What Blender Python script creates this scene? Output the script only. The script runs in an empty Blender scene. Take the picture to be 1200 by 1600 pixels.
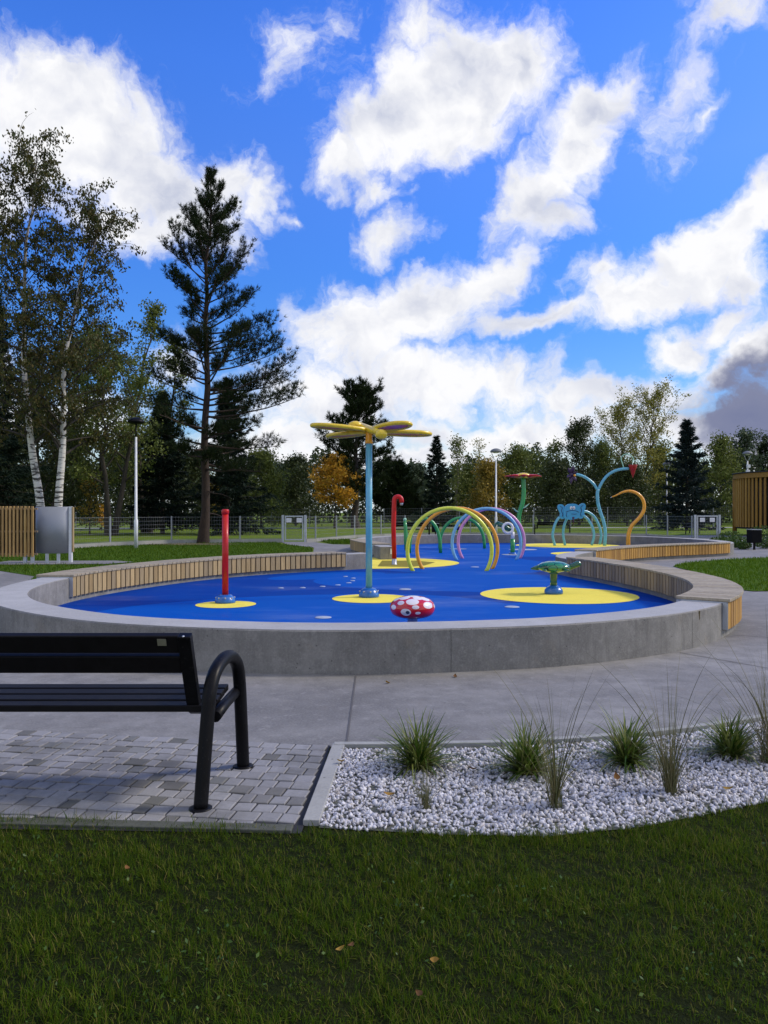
import bpy, math, random
import numpy as np
from mathutils import Vector, Matrix

random.seed(7)
R = math.radians
SC = bpy.context.scene
COL = SC.collection

# ------------------------------------------------------------------ camera
CAM_H = 1.4
cam_data = bpy.data.cameras.new("camera")
cam = bpy.data.objects.new("camera", cam_data)
COL.objects.link(cam)
cam.location = (0, 0, CAM_H)
cam.rotation_euler = (R(90), 0, 0)
cam_data.sensor_fit = 'HORIZONTAL'
cam_data.sensor_width = 36.0
cam_data.lens = 36.0
cam_data.clip_start = 0.05
cam_data.clip_end = 5000
SC.camera = cam

# ------------------------------------------------------------------ exposure
SC.view_settings.view_transform = 'Standard'
SC.view_settings.look = 'None'
SC.view_settings.exposure = 0.0
SC.view_settings.gamma = 1.0
SC.cycles.max_bounces = 6
SC.cycles.transparent_max_bounces = 8

SUN_EL, SUN_AZ = R(38), R(78)        # azimuth from +Y (view direction) towards +X
SUN_STRENGTH = 2.7
SKY_STRENGTH = 0.10

# ------------------------------------------------------------------ sun
sun_dir = Vector((math.sin(SUN_AZ) * math.cos(SUN_EL), math.cos(SUN_AZ) * math.cos(SUN_EL), math.sin(SUN_EL)))
sd = bpy.data.lights.new("sun", 'SUN')
sd.energy = SUN_STRENGTH
sd.angle = R(9)
sd.color = (1.0, 0.90, 0.74)
sun = bpy.data.objects.new("sun", sd)
COL.objects.link(sun)
sun.rotation_euler = sun_dir.to_track_quat('Z', 'Y').to_euler()
sun.location = (20, 0, 30)

# ------------------------------------------------------------------ world: Nishita sky with procedural clouds
world = bpy.data.worlds.new("World")
SC.world = world
world.use_nodes = True
wt = world.node_tree
wt.nodes.clear()


class NT:
    """short-hand for building node trees"""
    def __init__(self, tree):
        self.t = tree

    def new(self, kind, **kw):
        n = self.t.nodes.new(kind)
        for k, v in kw.items():
            setattr(n, k, v)
        return n

    def link(self, a, b):
        self.t.links.new(a, b)

    def put(self, sock, v):
        if v is None:
            return
        if isinstance(v, bpy.types.NodeSocket):
            self.link(v, sock)
        else:
            if sock.type == 'RGBA' and hasattr(v, '__len__') and len(v) == 3:
                v = (*v, 1.0)
            sock.default_value = v

    def math(self, op, a, b=None, c=None, clamp=False):
        n = self.new('ShaderNodeMath', operation=op, use_clamp=clamp)
        self.put(n.inputs[0], a); self.put(n.inputs[1], b); self.put(n.inputs[2], c)
        return n.outputs[0]

    def vmath(self, op, a, b=None, scale=None):
        n = self.new('ShaderNodeVectorMath', operation=op)
        self.put(n.inputs[0], a); self.put(n.inputs[1], b)
        if scale is not None:
            self.put(n.inputs['Scale'], scale)
        return n.outputs['Value'] if op in ('LENGTH', 'DISTANCE', 'DOT_PRODUCT') else n.outputs[0]

    def noise(self, vec, scale, detail=4, rough=0.55, dist=0.0, color=False):
        n = self.new('ShaderNodeTexNoise')
        self.put(n.inputs['Vector'], vec)
        self.put(n.inputs['Scale'], scale); self.put(n.inputs['Detail'], detail)
        self.put(n.inputs['Roughness'], rough); self.put(n.inputs['Distortion'], dist)
        return n.outputs['Color' if color else 'Fac']

    def maprange(self, v, a, b, c=0.0, d=1.0, smooth=False):
        n = self.new('ShaderNodeMapRange', interpolation_type='SMOOTHSTEP' if smooth else 'LINEAR')
        self.put(n.inputs[0], v); self.put(n.inputs[1], a); self.put(n.inputs[2], b)
        self.put(n.inputs[3], c); self.put(n.inputs[4], d)
        return n.outputs[0]

    def mix(self, fac, a, b, blend='MIX'):
        n = self.new('ShaderNodeMix', data_type='RGBA', blend_type=blend)
        self.put(n.inputs[0], fac); self.put(n.inputs[6], a); self.put(n.inputs[7], b)
        return n.outputs[2]

    def ramp(self, fac, stops, interp='LINEAR'):
        n = self.new('ShaderNodeValToRGB')
        n.color_ramp.interpolation = interp
        els = n.color_ramp.elements
        while len(els) < len(stops):
            els.new(0.5)
        for e, (p, c) in zip(els, stops):
            e.position = p
            e.color = (*c, 1.0)
        self.put(n.inputs[0], fac)
        return n.outputs[0]


W = NT(wt)
sky = W.new('ShaderNodeTexSky', sky_type='NISHITA', sun_disc=False)
sky.sun_elevation = SUN_EL
sky.sun_rotation = SUN_AZ
sky.altitude = 200
sky.air_density = 1.0
sky.dust_density = 0.3
sky.ozone_density = 2.5
hs = W.new('ShaderNodeHueSaturation')
hs.inputs['Hue'].default_value = 0.522
W.link(sky.outputs[0], hs.inputs['Color'])
tc = W.new('ShaderNodeTexCoord')
dirv = tc.outputs['Generated']
sep = W.new('ShaderNodeSeparateXYZ')
W.link(dirv, sep.inputs[0])
W.link(W.maprange(sep.outputs[2], 0.05, 0.5, 1.35, 2.65), hs.inputs['Value'])
W.link(W.maprange(sep.outputs[2], 0.05, 0.4, 1.6, 1.36), hs.inputs['Saturation'])
az = W.math('ARCTAN2', sep.outputs[0], sep.outputs[1])
el = W.math('ARCSINE', sep.outputs[2])
comb = W.new('ShaderNodeCombineXYZ')
W.link(az, comb.inputs[0]); W.link(el, comb.inputs[1])
sky_uv = comb.outputs[0]
# ragged edges: warp the direction with two sizes of noise before measuring the distance to each cloud core
w1 = W.vmath('SUBTRACT', W.noise(sky_uv, 5.0, 5, 0.6, color=True), (0.5, 0.5, 0.5))
w2 = W.vmath('SUBTRACT', W.noise(sky_uv, 19.0, 6, 0.65, color=True), (0.5, 0.5, 0.5))
uvw = W.vmath('ADD', sky_uv, W.vmath('ADD', W.vmath('SCALE', w1, scale=0.16), W.vmath('SCALE', w2, scale=0.045)))
uvw = W.vmath('MULTIPLY', uvw, (1, 1, 0))


def sky_angle(px, py):
    x, y, z = (px - 600) / 1200, 1.0, (800 - py) / 1200
    return math.atan2(x, y), math.atan2(z, math.hypot(x, y))


# cloud cores: direction, angular radii, tilt in degrees, thickness
CLOUDS = [
    (120, 200, 190, 105, -12, 1.0), (40, 150, 120, 75, 0, .9), (240, 290, 150, 80, -35, 1.0), (360, 275, 48, 48, 0, .85),
    (215, 365, 100, 50, 0, .8), (405, 305, 40, 40, 0, .6), (310, 330, 70, 50, 0, .7), (20, 300, 120, 80, 0, .6),
    (455, 70, 85, 60, 50, .42), (520, 15, 70, 40, 20, .36), (420, 130, 50, 35, 20, .36),
    (640, 45, 95, 60, 10, .62), (720, 140, 165, 80, 18, 1.05), (610, 215, 125, 55, 15, .95), (530, 265, 70, 36, 10, .75),
    (810, 105, 70, 55, 20, .85), (640, 120, 90, 60, 0, .8),
    (940, 150, 90, 42, 35, .85), (905, 215, 75, 50, 40, .9), (845, 290, 95, 52, 35, .9), (860, 345, 75, 34, 0, .85),
    (1070, 110, 55, 95, -25, .42), (1135, 25, 75, 34, 10, .58), (1090, 160, 30, 55, -30, .45),
    (610, 370, 62, 32, 15, .7), (590, 300, 48, 22, 0, .6), (450, 345, 20, 14, 0, .4),
    (560, 530, 110, 75, 10, .9), (650, 490, 140, 62, 18, .95), (745, 440, 85, 36, 25, .8), (690, 600, 190, 52, -3, .95),
    (960, 625, 150, 30, -2, .85), (510, 630, 120, 62, 0, .9), (800, 668, 280, 34, 0, .85), (430, 690, 200, 44, 0, .75), (640, 715, 260, 30, 0, .8),
    (1000, 455, 140, 52, 14, .95), (1110, 405, 115, 68, 22, 1.0), (845, 505, 110, 24, 3, .8), (1185, 335, 75, 52, 25, .95), (1170, 440, 60, 40, 10, .8), (930, 425, 60, 40, 10, .7),
    (1060, 550, 70, 34, 15, .75), (1130, 500, 90, 40, 20, .8), (1120, 590, 80, 40, 20, .7), (1190, 540, 70, 50, 20, .9),
    (1170, 640, 110, 52, 12, 1.2), (1120, 680, 160, 36, 0, 1.0),
    (120, 660, 200, 60, 0, .6), (280, 560, 70, 36, 0, .45),
    (-250, 350, 220, 160, 0, .8), (-150, 620, 260, 90, 0, .8), (1420, 560, 180, 90, 10, 1.0), (1500, 260, 200, 120, 0, .8),
]
field = None
for (px, py, rx, ry, rot, th) in CLOUDS:
    ca, ce = sky_angle(px, py)
    k = math.cos(ca)
    m = W.new('ShaderNodeMapping', vector_type='TEXTURE')
    m.inputs['Location'].default_value = (ca, ce, 0)
    m.inputs['Rotation'].default_value = (0, 0, R(rot))
    m.inputs['Scale'].default_value = (1.45 * rx / 1200 * k * k, 1.45 * ry / 1200 * k, 1)
    W.link(uvw, m.inputs['Vector'])
    d = W.vmath('LENGTH', m.outputs[0])
    v = W.math('MULTIPLY_ADD', d, -th, th)
    field = v if field is None else W.math('SMOOTH_MAX', field, v, 0.12)
# unseen cloud cover added to the rest of the sky, to whiten the ambient light
ahead = W.maprange(sep.outputs[1], 0.35, 0.05, 0.0, 1.0)
rest = W.maprange(W.noise(W.vmath('MULTIPLY', dirv, (1, 1, 1.8)), 2.2, 6, 0.58), 0.36, 0.56, -0.2, 0.9)
field = W.math('ADD', W.math('MULTIPLY', field, W.math('SUBTRACT', 1.0, ahead)), W.math('MULTIPLY', rest, ahead))
fb = W.noise(uvw, 10.0, 12, 0.66, 0.2)
dens = W.math('ADD', field, W.math('MULTIPLY', W.math('SUBTRACT', fb, 0.5), 1.15))
fine = W.noise(uvw, 34.0, 6, 0.7, 0.1)
dens = W.math('ADD', dens, W.math('MULTIPLY', W.math('SUBTRACT', fine, 0.5), 0.34))
cover = W.maprange(dens, 0.11, 0.62, 0, 1, True)
# cloud shade: thin rims white, thick undersides greyer; light comes from above and from the sun's side
lit_uv = W.vmath('ADD', uvw, (0.020, 0.032, 0))
fb2 = W.noise(lit_uv, 7.5, 6, 0.55, 0.3)
fb3 = W.noise(uvw, 7.5, 6, 0.55, 0.3)
relief = W.math('MULTIPLY', W.math('SUBTRACT', fb3, fb2), 2.6)
body = W.noise(W.vmath('MULTIPLY', sky_uv, (1, 1.5, 1)), 6.5, 4, 0.5)
shade = W.math('ADD', W.math('MULTIPLY', W.maprange(body, 0.38, 0.62, 0, 1, True), W.maprange(dens, 0.35, 0.95, 0.1, 0.85)),
               W.math('MULTIPLY', relief, -0.95), clamp=True)
ccol = W.mix(shade, (0.99, 0.99, 1.01), (0.56, 0.60, 0.74))
# the one dark rain cloud low on the right
ra, re_ = sky_angle(1190, 620)
mm = W.new('ShaderNodeMapping', vector_type='TEXTURE')
mm.inputs['Location'].default_value = (ra, re_, 0)
mm.inputs['Rotation'].default_value = (0, 0, R(18))
mm.inputs['Scale'].default_value = (0.110, 0.060, 1)
W.link(uvw, mm.inputs['Vector'])
dark = W.maprange(W.vmath('LENGTH', mm.outputs[0]), 0.62, 1.1, 0.9, 0.0, True)
ccol = W.mix(dark, ccol, (0.14, 0.165, 0.31))
cscaled = W.vmath('SCALE', ccol, scale=1.0 / SKY_STRENGTH)
# pale band of air low over the horizon
air = W.mix(W.maprange(sep.outputs[2], 0.11, 0.0, 0.0, 0.8, True), hs.outputs[0], (0.80 / SKY_STRENGTH, 0.88 / SKY_STRENGTH, 1.0 / SKY_STRENGTH))
final = W.mix(cover, air, cscaled)
bg = W.new('ShaderNodeBackground')
bg.inputs['Strength'].default_value = SKY_STRENGTH
W.link(final, bg.inputs['Color'])
wo = W.new('ShaderNodeOutputWorld')
W.link(bg.outputs[0], wo.inputs['Surface'])
world.cycles.sampling_method = 'MANUAL'
world.cycles.sample_map_resolution = 1024

# ------------------------------------------------------------------ materials
def new_mat(name):
    m = bpy.data.materials.new(name)
    m.use_nodes = True
    t = NT(m.node_tree)
    b = m.node_tree.nodes['Principled BSDF']
    return m, t, b


def bump(t, b, height, strength=0.3, dist=0.01):
    n = t.new('ShaderNodeBump')
    n.inputs['Strength'].default_value = strength
    n.inputs['Distance'].default_value = dist
    t.put(n.inputs['Height'], height)
    t.link(n.outputs[0], b.inputs['Normal'])


def obj_co(t):
    return t.new('ShaderNodeTexCoord').outputs['Object']


def island(t):
    return t.new('ShaderNodeNewGeometry').outputs['Random Per Island']


def scl(c, k):
    return tuple(min(1.0, x * k) for x in c)


def paint(name, col, rough=0.35, metal=0.0, wear=0.12, scale=9.0, coat=0.0, bmp=0.05, spec=.5):
    """painted / powder-coated surface with slight uneven fade, dirt and orange peel"""
    m, t, b = new_mat(name)
    co = obj_co(t)
    n = t.noise(co, scale, 6, 0.6)
    n2 = t.noise(co, scale * 9, 3, 0.6)
    c = t.mix(t.maprange(n, 0.3, 0.7), scl(col, 1 - wear), scl(col, 1 + wear))
    c = t.mix(t.maprange(n2, 0.62, 0.75, 0, 0.25), c, (0.12, 0.11, 0.10))
    t.link(c, b.inputs['Base Color'])
    t.link(t.maprange(n, 0.3, 0.7, rough * 0.8, min(1, rough * 1.3)), b.inputs['Roughness'])
    b.inputs['Metallic'].default_value = metal
    b.inputs['Specular IOR Level'].default_value = spec
    b.inputs['Coat Weight'].default_value = coat
    b.inputs['Coat Roughness'].default_value = 0.15
    bump(t, b, n2, bmp, 0.004)
    return m


def concrete(name, col, contrast=0.25, pores=True, streaks=False, warm=(0.24, 0.20, 0.15), rough=0.85, seed=0.0, spec=.25):
    m, t, b = new_mat(name)
    co = t.vmath('ADD', obj_co(t), (seed, seed * 2, 0))
    big = t.noise(co, 0.55, 5, 0.6, 0.4)
    mid = t.noise(co, 4.0, 6, 0.65)
    fine = t.noise(co, 60.0, 4, 0.7)
    c = t.mix(t.maprange(big, 0.3, 0.7), scl(col, 1 - contrast), scl(col, 1 + contrast * 0.6))
    c = t.mix(t.maprange(mid, 0.38, 0.66, 0, 0.7), c, scl(col, 1 - contrast * 1.3))
    blot = t.noise(co, 11.0, 5, 0.7)
    c = t.mix(t.maprange(blot, 0.55, 0.68, 0, 0.45), c, scl(col, 1 + contrast))
    c = t.mix(t.maprange(fine, 0.45, 0.7, 0, 0.5), c, scl(col, 1.3))
    c = t.mix(t.maprange(t.noise(co, 1.7, 5, 0.7), 0.58, 0.75, 0, 0.5), c, warm)
    h = t.math('ADD', t.math('MULTIPLY', mid, 0.4), t.math('MULTIPLY', fine, 0.6))
    if streaks:
        st = t.noise(t.vmath('MULTIPLY', co, (6, 6, 0.8)), 1.6, 7, 0.78)
        c = t.mix(t.maprange(st, 0.50, 0.66, 0, 0.5), c, scl(col, 0.5))
        st2 = t.noise(t.vmath('MULTIPLY', co, (2.5, 2.5, 8)), 2.6, 8, 0.8, 0.8)
        c = t.mix(t.maprange(st2, 0.58, 0.74, 0, 0.5), c, scl(col, 1.6))
    if pores:
        v = t.new('ShaderNodeTexVoronoi')
        v.inputs['Scale'].default_value = 15
        v.inputs['Randomness'].default_value = 1.0
        t.link(co, v.inputs['Vector'])
        gate = t.maprange(t.noise(co, 6, 3, 0.6), 0.46, 0.56)
        hole = t.math('MULTIPLY', t.maprange(v.outputs['Distance'], 0.07, 0.13, 1, 0), gate)
        c = t.mix(t.math('MULTIPLY', hole, 0.75), c, scl(col, 0.3))
        h = t.math('SUBTRACT', h, t.math('MULTIPLY', hole, 0.8))
    t.link(c, b.inputs['Base Color'])
    b.inputs['Roughness'].default_value = rough
    b.inputs['Specular IOR Level'].default_value = spec
    bump(t, b, h, 0.35, 0.006)
    return m


def wood(name, cols, rough=0.75, along='Z', spec=.4):
    """planks: every mesh island its own tone, with grain along the plank"""
    m, t, b = new_mat(name)
    co = obj_co(t)
    r = island(t)
    base = t.ramp(r, [(i / (len(cols) - 1), c) for i, c in enumerate(cols)])
    k = (14, 14, 1.2) if along == 'Z' else (6, 6, 6)
    g = t.noise(t.vmath('ADD', t.vmath('MULTIPLY', co, k), t.vmath('SCALE', (13, 7, 3), scale=r)), 2.6, 6, 0.65, 0.6)
    f = t.noise(t.vmath('MULTIPLY', co, k), 11, 3, 0.6)
    c = t.mix(t.maprange(g, 0.38, 0.66, 0, 0.65), base, t.mix(1.0, base, (0.55, 0.5, 0.46), 'MULTIPLY'))
    c = t.mix(t.maprange(f, 0.6, 0.8, 0, 0.5), c, t.mix(1.0, base, (0.4, 0.36, 0.34), 'MULTIPLY'))
    t.link(c, b.inputs['Base Color'])
    b.inputs['Roughness'].default_value = rough
    b.inputs['Specular IOR Level'].default_value = spec
    bump(t, b, g, 0.25, 0.004)
    return m


def leafy(name, cols, rough=0.6, trans=0.0, spec=0.25, patch=0.9):
    m, t, b = new_mat(name)
    r = island(t)
    c = t.ramp(r, [(i / max(1, len(cols) - 1), c) for i, c in enumerate(cols)])
    n = t.noise(obj_co(t), patch, 4, 0.65)
    c = t.mix(t.maprange(n, 0.35, 0.68, 0, 0.45 if patch < 2 else 0.8), c, t.mix(1.0, c, (0.55, 0.6, 0.5), 'MULTIPLY'))
    t.link(c, b.inputs['Base Color'])
    b.inputs['Roughness'].default_value = rough
    b.inputs['Specular IOR Level'].default_value = spec
    if trans:
        tr = t.new('ShaderNodeBsdfTranslucent')
        t.link(c, tr.inputs['Color'])
        mx = t.new('ShaderNodeMixShader')
        mx.inputs[0].default_value = trans
        out = m.node_tree.nodes['Material Output']
        t.link(b.outputs[0], mx.inputs[1]); t.link(tr.outputs[0], mx.inputs[2])
        t.link(mx.outputs[0], out.inputs['Surface'])
    return m


def bark(name, a, c2, scale=6.0):
    m, t, b = new_mat(name)
    co = t.vmath('MULTIPLY', obj_co(t), (3, 3, 0.6))
    n = t.noise(co, scale, 6, 0.7, 0.5)
    t.link(t.mix(t.maprange(n, 0.35, 0.65), a, c2), b.inputs['Base Color'])
    b.inputs['Roughness'].default_value = 0.9
    bump(t, b, n, 0.6, 0.03)
    return m


def birch_bark():
    m, t, b = new_mat('birch_bark')
    co = obj_co(t)
    n = t.noise(t.vmath('MULTIPLY', co, (1.6, 1.6, 9)), 1.5, 5, 0.65, 0.3)
    n2 = t.noise(t.vmath('MULTIPLY', co, (2, 2, 1.2)), 1.6, 5, 0.7)
    z = t.new('ShaderNodeSeparateXYZ')
    t.link(co, z.inputs[0])
    lo = t.maprange(z.outputs[2], 0, 6, 0.15, 0.02)
    c = t.mix(t.maprange(t.math('ADD', n, lo), 0.60, 0.66), (0.62, 0.60, 0.56), (0.05, 0.045, 0.04))
    c = t.mix(t.maprange(n2, 0.62, 0.7, 0, 0.9), c, (0.06, 0.055, 0.05))
    c = t.mix(t.maprange(z.outputs[2], 6, 13, 0, 0.75), c, (0.20, 0.17, 0.14))
    t.link(c, b.inputs['Base Color'])
    b.inputs['Roughness'].default_value = 0.8
    return m


def lawn_mat(name, a, c2, dry, drier=0.3):
    m, t, b = new_mat(name)
    co = obj_co(t)
    n = t.noise(co, 0.35, 6, 0.65, 0.3)
    n2 = t.noise(co, 5.0, 6, 0.7)
    n3 = t.noise(co, 45.0, 4, 0.7)
    c = t.mix(t.maprange(n, 0.35, 0.65), a, c2)
    c = t.mix(t.maprange(n2, 0.4, 0.7, 0, 0.55), c, scl(a, 0.6))
    c = t.mix(t.maprange(n3, 0.5, 0.75, 0, 0.5), c, scl(c2, 1.5))
    c = t.mix(t.maprange(t.noise(co, 0.8, 7, 0.7), 0.52, 0.7, 0, drier), c, dry)
    t.link(c, b.inputs['Base Color'])
    b.inputs['Roughness'].default_value = 0.95
    b.inputs['Specular IOR Level'].default_value = 0.1
    bump(t, b, t.math('ADD', n3, n2), 0.8, 0.05)
    return m


M = {}
M['wall'] = concrete('cast_concrete', (0.25, 0.243, 0.225), 0.36, True, True)
M['coping'] = concrete('smooth_pale_concrete', (0.40, 0.395, 0.385), 0.16, True, False, (0.28, 0.26, 0.22), 0.75, 9.0)
M['plaza'] = concrete('brushed_concrete', (0.245, 0.238, 0.226), 0.40, False, False, (0.19, 0.165, 0.14), 0.72, 3.1)
M['kerb'] = concrete('kerb_concrete', (0.33, 0.33, 0.31), 0.2, True, False, seed=7.7)
M['kerb_dark'] = concrete('old_kerb_concrete', (0.10, 0.105, 0.085), 0.35, True, False, (0.05, 0.06, 0.03), seed=2.2)
M['road'] = concrete('pale_path', (0.42, 0.41, 0.38), 0.15, False, False, seed=5.0)
M['joint'] = paint('joint_filler', (0.10, 0.095, 0.09), 0.9)
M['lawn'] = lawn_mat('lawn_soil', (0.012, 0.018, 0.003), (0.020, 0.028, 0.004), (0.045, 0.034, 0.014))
M['lawn_sunlit'] = lawn_mat('sunlit_far_lawn', (0.115, 0.185, 0.014), (0.155, 0.22, 0.024), (0.27, 0.23, 0.065), 0.6)  # sunlight on the far lawn put into a brighter base, besides dry patches
M['lawn_shaded'] = lawn_mat('shaded_lawn', (0.050, 0.108, 0.006), (0.072, 0.14, 0.008), (0.14, 0.12, 0.04), 0.2)  # same turf, darkened: tree shade over this lawn put into the colour
M['wood_tan'] = wood('tan_larch', [(0.33, 0.23, 0.10), (0.46, 0.34, 0.165), (0.29, 0.225, 0.13), (0.54, 0.39, 0.18), (0.38, 0.295, 0.155)])
M['wood_shaded'] = wood('shaded_larch', [(0.26, 0.20, 0.125), (0.37, 0.285, 0.175), (0.21, 0.165, 0.115), (0.42, 0.31, 0.175), (0.29, 0.235, 0.165)])  # shade on the inner slats put into a greyer copy of the timber
M['wood_sunlit'] = wood('sunlit_larch', [(0.44, 0.235, 0.045), (0.56, 0.315, 0.065), (0.34, 0.18, 0.04), (0.48, 0.28, 0.07)])  # warm light on the outer slats put into this copy's colour
M['wood_kiosk'] = wood('kiosk_larch', [(0.34, 0.185, 0.028), (0.44, 0.25, 0.04), (0.26, 0.14, 0.025), (0.52, 0.30, 0.06)])
M['wood_screen'] = wood('screen_larch', [(0.46, 0.29, 0.10), (0.56, 0.36, 0.14), (0.38, 0.24, 0.09), (0.50, 0.33, 0.12)])
M['wood_seat'] = wood('seat_larch', [(0.36, 0.315, 0.225), (0.42, 0.365, 0.265), (0.32, 0.28, 0.205), (0.40, 0.335, 0.225)], along='A')
M['zinc'] = paint('galvanised_steel', (0.46, 0.49, 0.53), 0.42, 0.75, 0.15, 5)
M['steel'] = paint('brushed_steel', (0.30, 0.32, 0.36), 0.6, 0.45, 0.08, 2.0)
M['fence_grey'] = paint('fence_grey', (0.17, 0.18, 0.19), 0.6, 0.1)
M['fence_post'] = paint('fence_post_zinc', (0.30, 0.32, 0.34), 0.55, 0.4)
M['lamp_white'] = paint('lamp_pole_paint', (0.66, 0.68, 0.70), 0.4)
M['black'] = paint('black_powder_coat', (0.005, 0.005, 0.006), 0.42, 0.0, 0.2, 12, spec=.14)
M['black_slat'] = wood('black_stained_slats', [(0.006, 0.0055, 0.006), (0.010, 0.009, 0.010), (0.008, 0.0075, 0.008)], 0.5, along='A', spec=.16)
M['dark'] = paint('dark_backing', (0.02, 0.02, 0.022), 0.8)
M['brass'] = paint('small_metal_plate', (0.42, 0.40, 0.30), 0.35, 0.6, 0.1, 60)
M['red'] = paint('red_gloss', (0.54, 0.012, 0.010), 0.32, coat=0.12, spec=.3)
M['cyan'] = paint('sky_blue_gloss', (0.13, 0.43, 0.55), 0.32, coat=0.3)
M['base_blue'] = paint('blue_base_gloss', (0.015, 0.12, 0.42), 0.25, coat=0.5)
M['yellow'] = paint('yellow_gloss', (0.80, 0.57, 0.02), 0.3, coat=0.3)
M['lime'] = paint('lime_gloss', (0.72, 0.76, 0.05), 0.3, coat=0.3)
M['orange'] = paint('orange_gloss', (0.85, 0.36, 0.012), 0.3, coat=0.3)
M['hoop_blue'] = paint('pale_blue_gloss', (0.17, 0.42, 0.66), 0.3, coat=0.3)
M['pink'] = paint('pink_gloss', (0.66, 0.28, 0.50), 0.3, coat=0.3)
M['green'] = paint('green_gloss', (0.025, 0.30, 0.07), 0.3, coat=0.3)
M['pale_green'] = paint('pale_green_gloss', (0.33, 0.60, 0.42), 0.3)
M['dark_green'] = paint('dark_green_gloss', (0.010, 0.10, 0.055), 0.2, coat=0.6)
M['white'] = paint('white_gloss', (0.75, 0.75, 0.76), 0.35)
M['purple'] = paint('dark_plum_gloss', (0.05, 0.022, 0.065), 0.35)
M['ink'] = paint('ink_line', (0.012, 0.03, 0.09), 0.5)
M['elephant'] = paint('elephant_blue', (0.05, 0.33, 0.56), 0.35, wear=0.06)
M['dark_wood'] = paint('dark_board', (0.03, 0.022, 0.016), 0.7)
M['roofing'] = paint('roof_felt', (0.03, 0.03, 0.035), 0.8)
M['glassy'] = paint('dark_glass', (0.012, 0.022, 0.024), 0.1)
M['bark'] = bark('pine_bark', (0.020, 0.013, 0.009), (0.048, 0.029, 0.018))
M['bark_dark'] = bark('dark_bark', (0.030, 0.024, 0.018), (0.060, 0.050, 0.038))
M['bark_pale'] = bark('pale_bark', (0.13, 0.12, 0.10), (0.24, 0.22, 0.18))
M['birch'] = birch_bark()
M['pine'] = leafy('pine_needles', [(0.0110, 0.0200, 0.0070), (0.0200, 0.0330, 0.0110), (0.034, 0.048, 0.0150)], 0.7, 0.0, .08)
M['spruce'] = leafy('spruce_needles', [(0.007, 0.015, 0.010), (0.012, 0.024, 0.015), (0.02, 0.032, 0.022)], 0.7, 0.0, .08)
M['spruce_blue'] = leafy('blue_spruce_needles', [(0.010, 0.020, 0.020), (0.018, 0.032, 0.032), (0.035, 0.052, 0.050)], 0.7, 0.0, .08)
M['lawn_unshaded'] = lawn_mat('unshaded_lawn', (0.065, 0.135, 0.007), (0.09, 0.17, 0.009), (0.16, 0.14, 0.04), 0.15)  # same turf as the darkened copy, without the painted shade
M['grass_unshaded'] = leafy('unshaded_grass_blades', [(0.065, 0.14, 0.006), (0.09, 0.175, 0.008), (0.13, 0.205, 0.012)], 0.6, 0.3, .1)  # blades of the lawn that has no shade in its colour
M['leaf_birch'] = leafy('birch_leaves', [(0.045, 0.062, 0.014), (0.065, 0.078, 0.018), (0.115, 0.085, 0.018), (0.04, 0.05, 0.015)], trans=0.25)
M['leaf_olive'] = leafy('olive_leaves', [(0.0900, 0.1224, 0.0252), (0.1404, 0.1764, 0.0360), (0.1980, 0.2160, 0.0468)], trans=0.25)
M['leaf_dark'] = leafy('dark_leaves', [(0.0297, 0.0459, 0.0135), (0.0513, 0.0702, 0.0189), (0.0743, 0.0891, 0.0243)], trans=0.15)
M['leaf_yellowgreen'] = leafy('turning_leaves', [(0.2741, 0.2741, 0.0587), (0.3915, 0.3328, 0.0686), (0.1762, 0.2153, 0.0509)], trans=0.3)
M['leaf_gold'] = leafy('golden_leaves', [(0.6212, 0.3106, 0.0296), (0.8134, 0.4289, 0.0370), (0.4437, 0.2218, 0.0266), (0.5324, 0.3550, 0.0444)], trans=0.3)
M['leaf_mustard'] = leafy('mustard_leaves', [(0.2800, 0.1925, 0.0263), (0.4200, 0.2800, 0.0385), (0.1750, 0.1575, 0.0350)], trans=0.3)
M['leaf_greyblue'] = leafy('grey_green_leaves', [(0.0700, 0.1050, 0.0560), (0.1050, 0.1400, 0.0700), (0.0490, 0.0770, 0.0420)], trans=0.2)
M['grass'] = leafy('grass_blades', [(0.036, 0.086, 0.003), (0.062, 0.120, 0.004), (0.098, 0.155, 0.006), (0.048, 0.105, 0.004), (0.14, 0.18, 0.008), (0.26, 0.22, 0.06)], 0.6, 0.35, .1, 7.0)
M['grass_shaded'] = leafy('shaded_grass_blades', [(0.050, 0.110, 0.005), (0.072, 0.142, 0.007), (0.11, 0.17, 0.010)], 0.6, 0.3, .1)  # blades darkened like their lawn, tree shade in the colour
M['sedge'] = leafy('sedge_blades', [(0.035, 0.080, 0.008), (0.07, 0.14, 0.012), (0.26, 0.29, 0.07), (0.05, 0.10, 0.010), (0.30, 0.30, 0.10)], 0.45, 0.25, .2)
M['sedge_old'] = leafy('old_sedge_blades', [(0.05, 0.05, 0.015), (0.16, 0.15, 0.05), (0.03, 0.035, 0.012)], 0.6, 0.2)
M['thin_grass'] = leafy('thin_grass_blades', [(0.12, 0.14, 0.055), (0.17, 0.18, 0.08), (0.22, 0.18, 0.09), (0.08, 0.10, 0.035)], 0.5, 0.25)
M['dead_leaf'] = leafy('fallen_leaves', [(0.40, 0.24, 0.04), (0.25, 0.11, 0.03), (0.16, 0.08, 0.03)], 0.7, 0.2)
for _n in M['dead_leaf'].node_tree.nodes:
    if _n.type == 'VALTORGB':
        M['dead_leaf'].node_tree.links.new(M['dead_leaf'].node_tree.nodes.new('ShaderNodeObjectInfo').outputs['Random'], _n.inputs[0])
M['shrub'] = leafy('low_shrub_leaves', [(0.05, 0.10, 0.015), (0.08, 0.14, 0.02), (0.03, 0.07, 0.012)], 0.5, 0.2)


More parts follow.
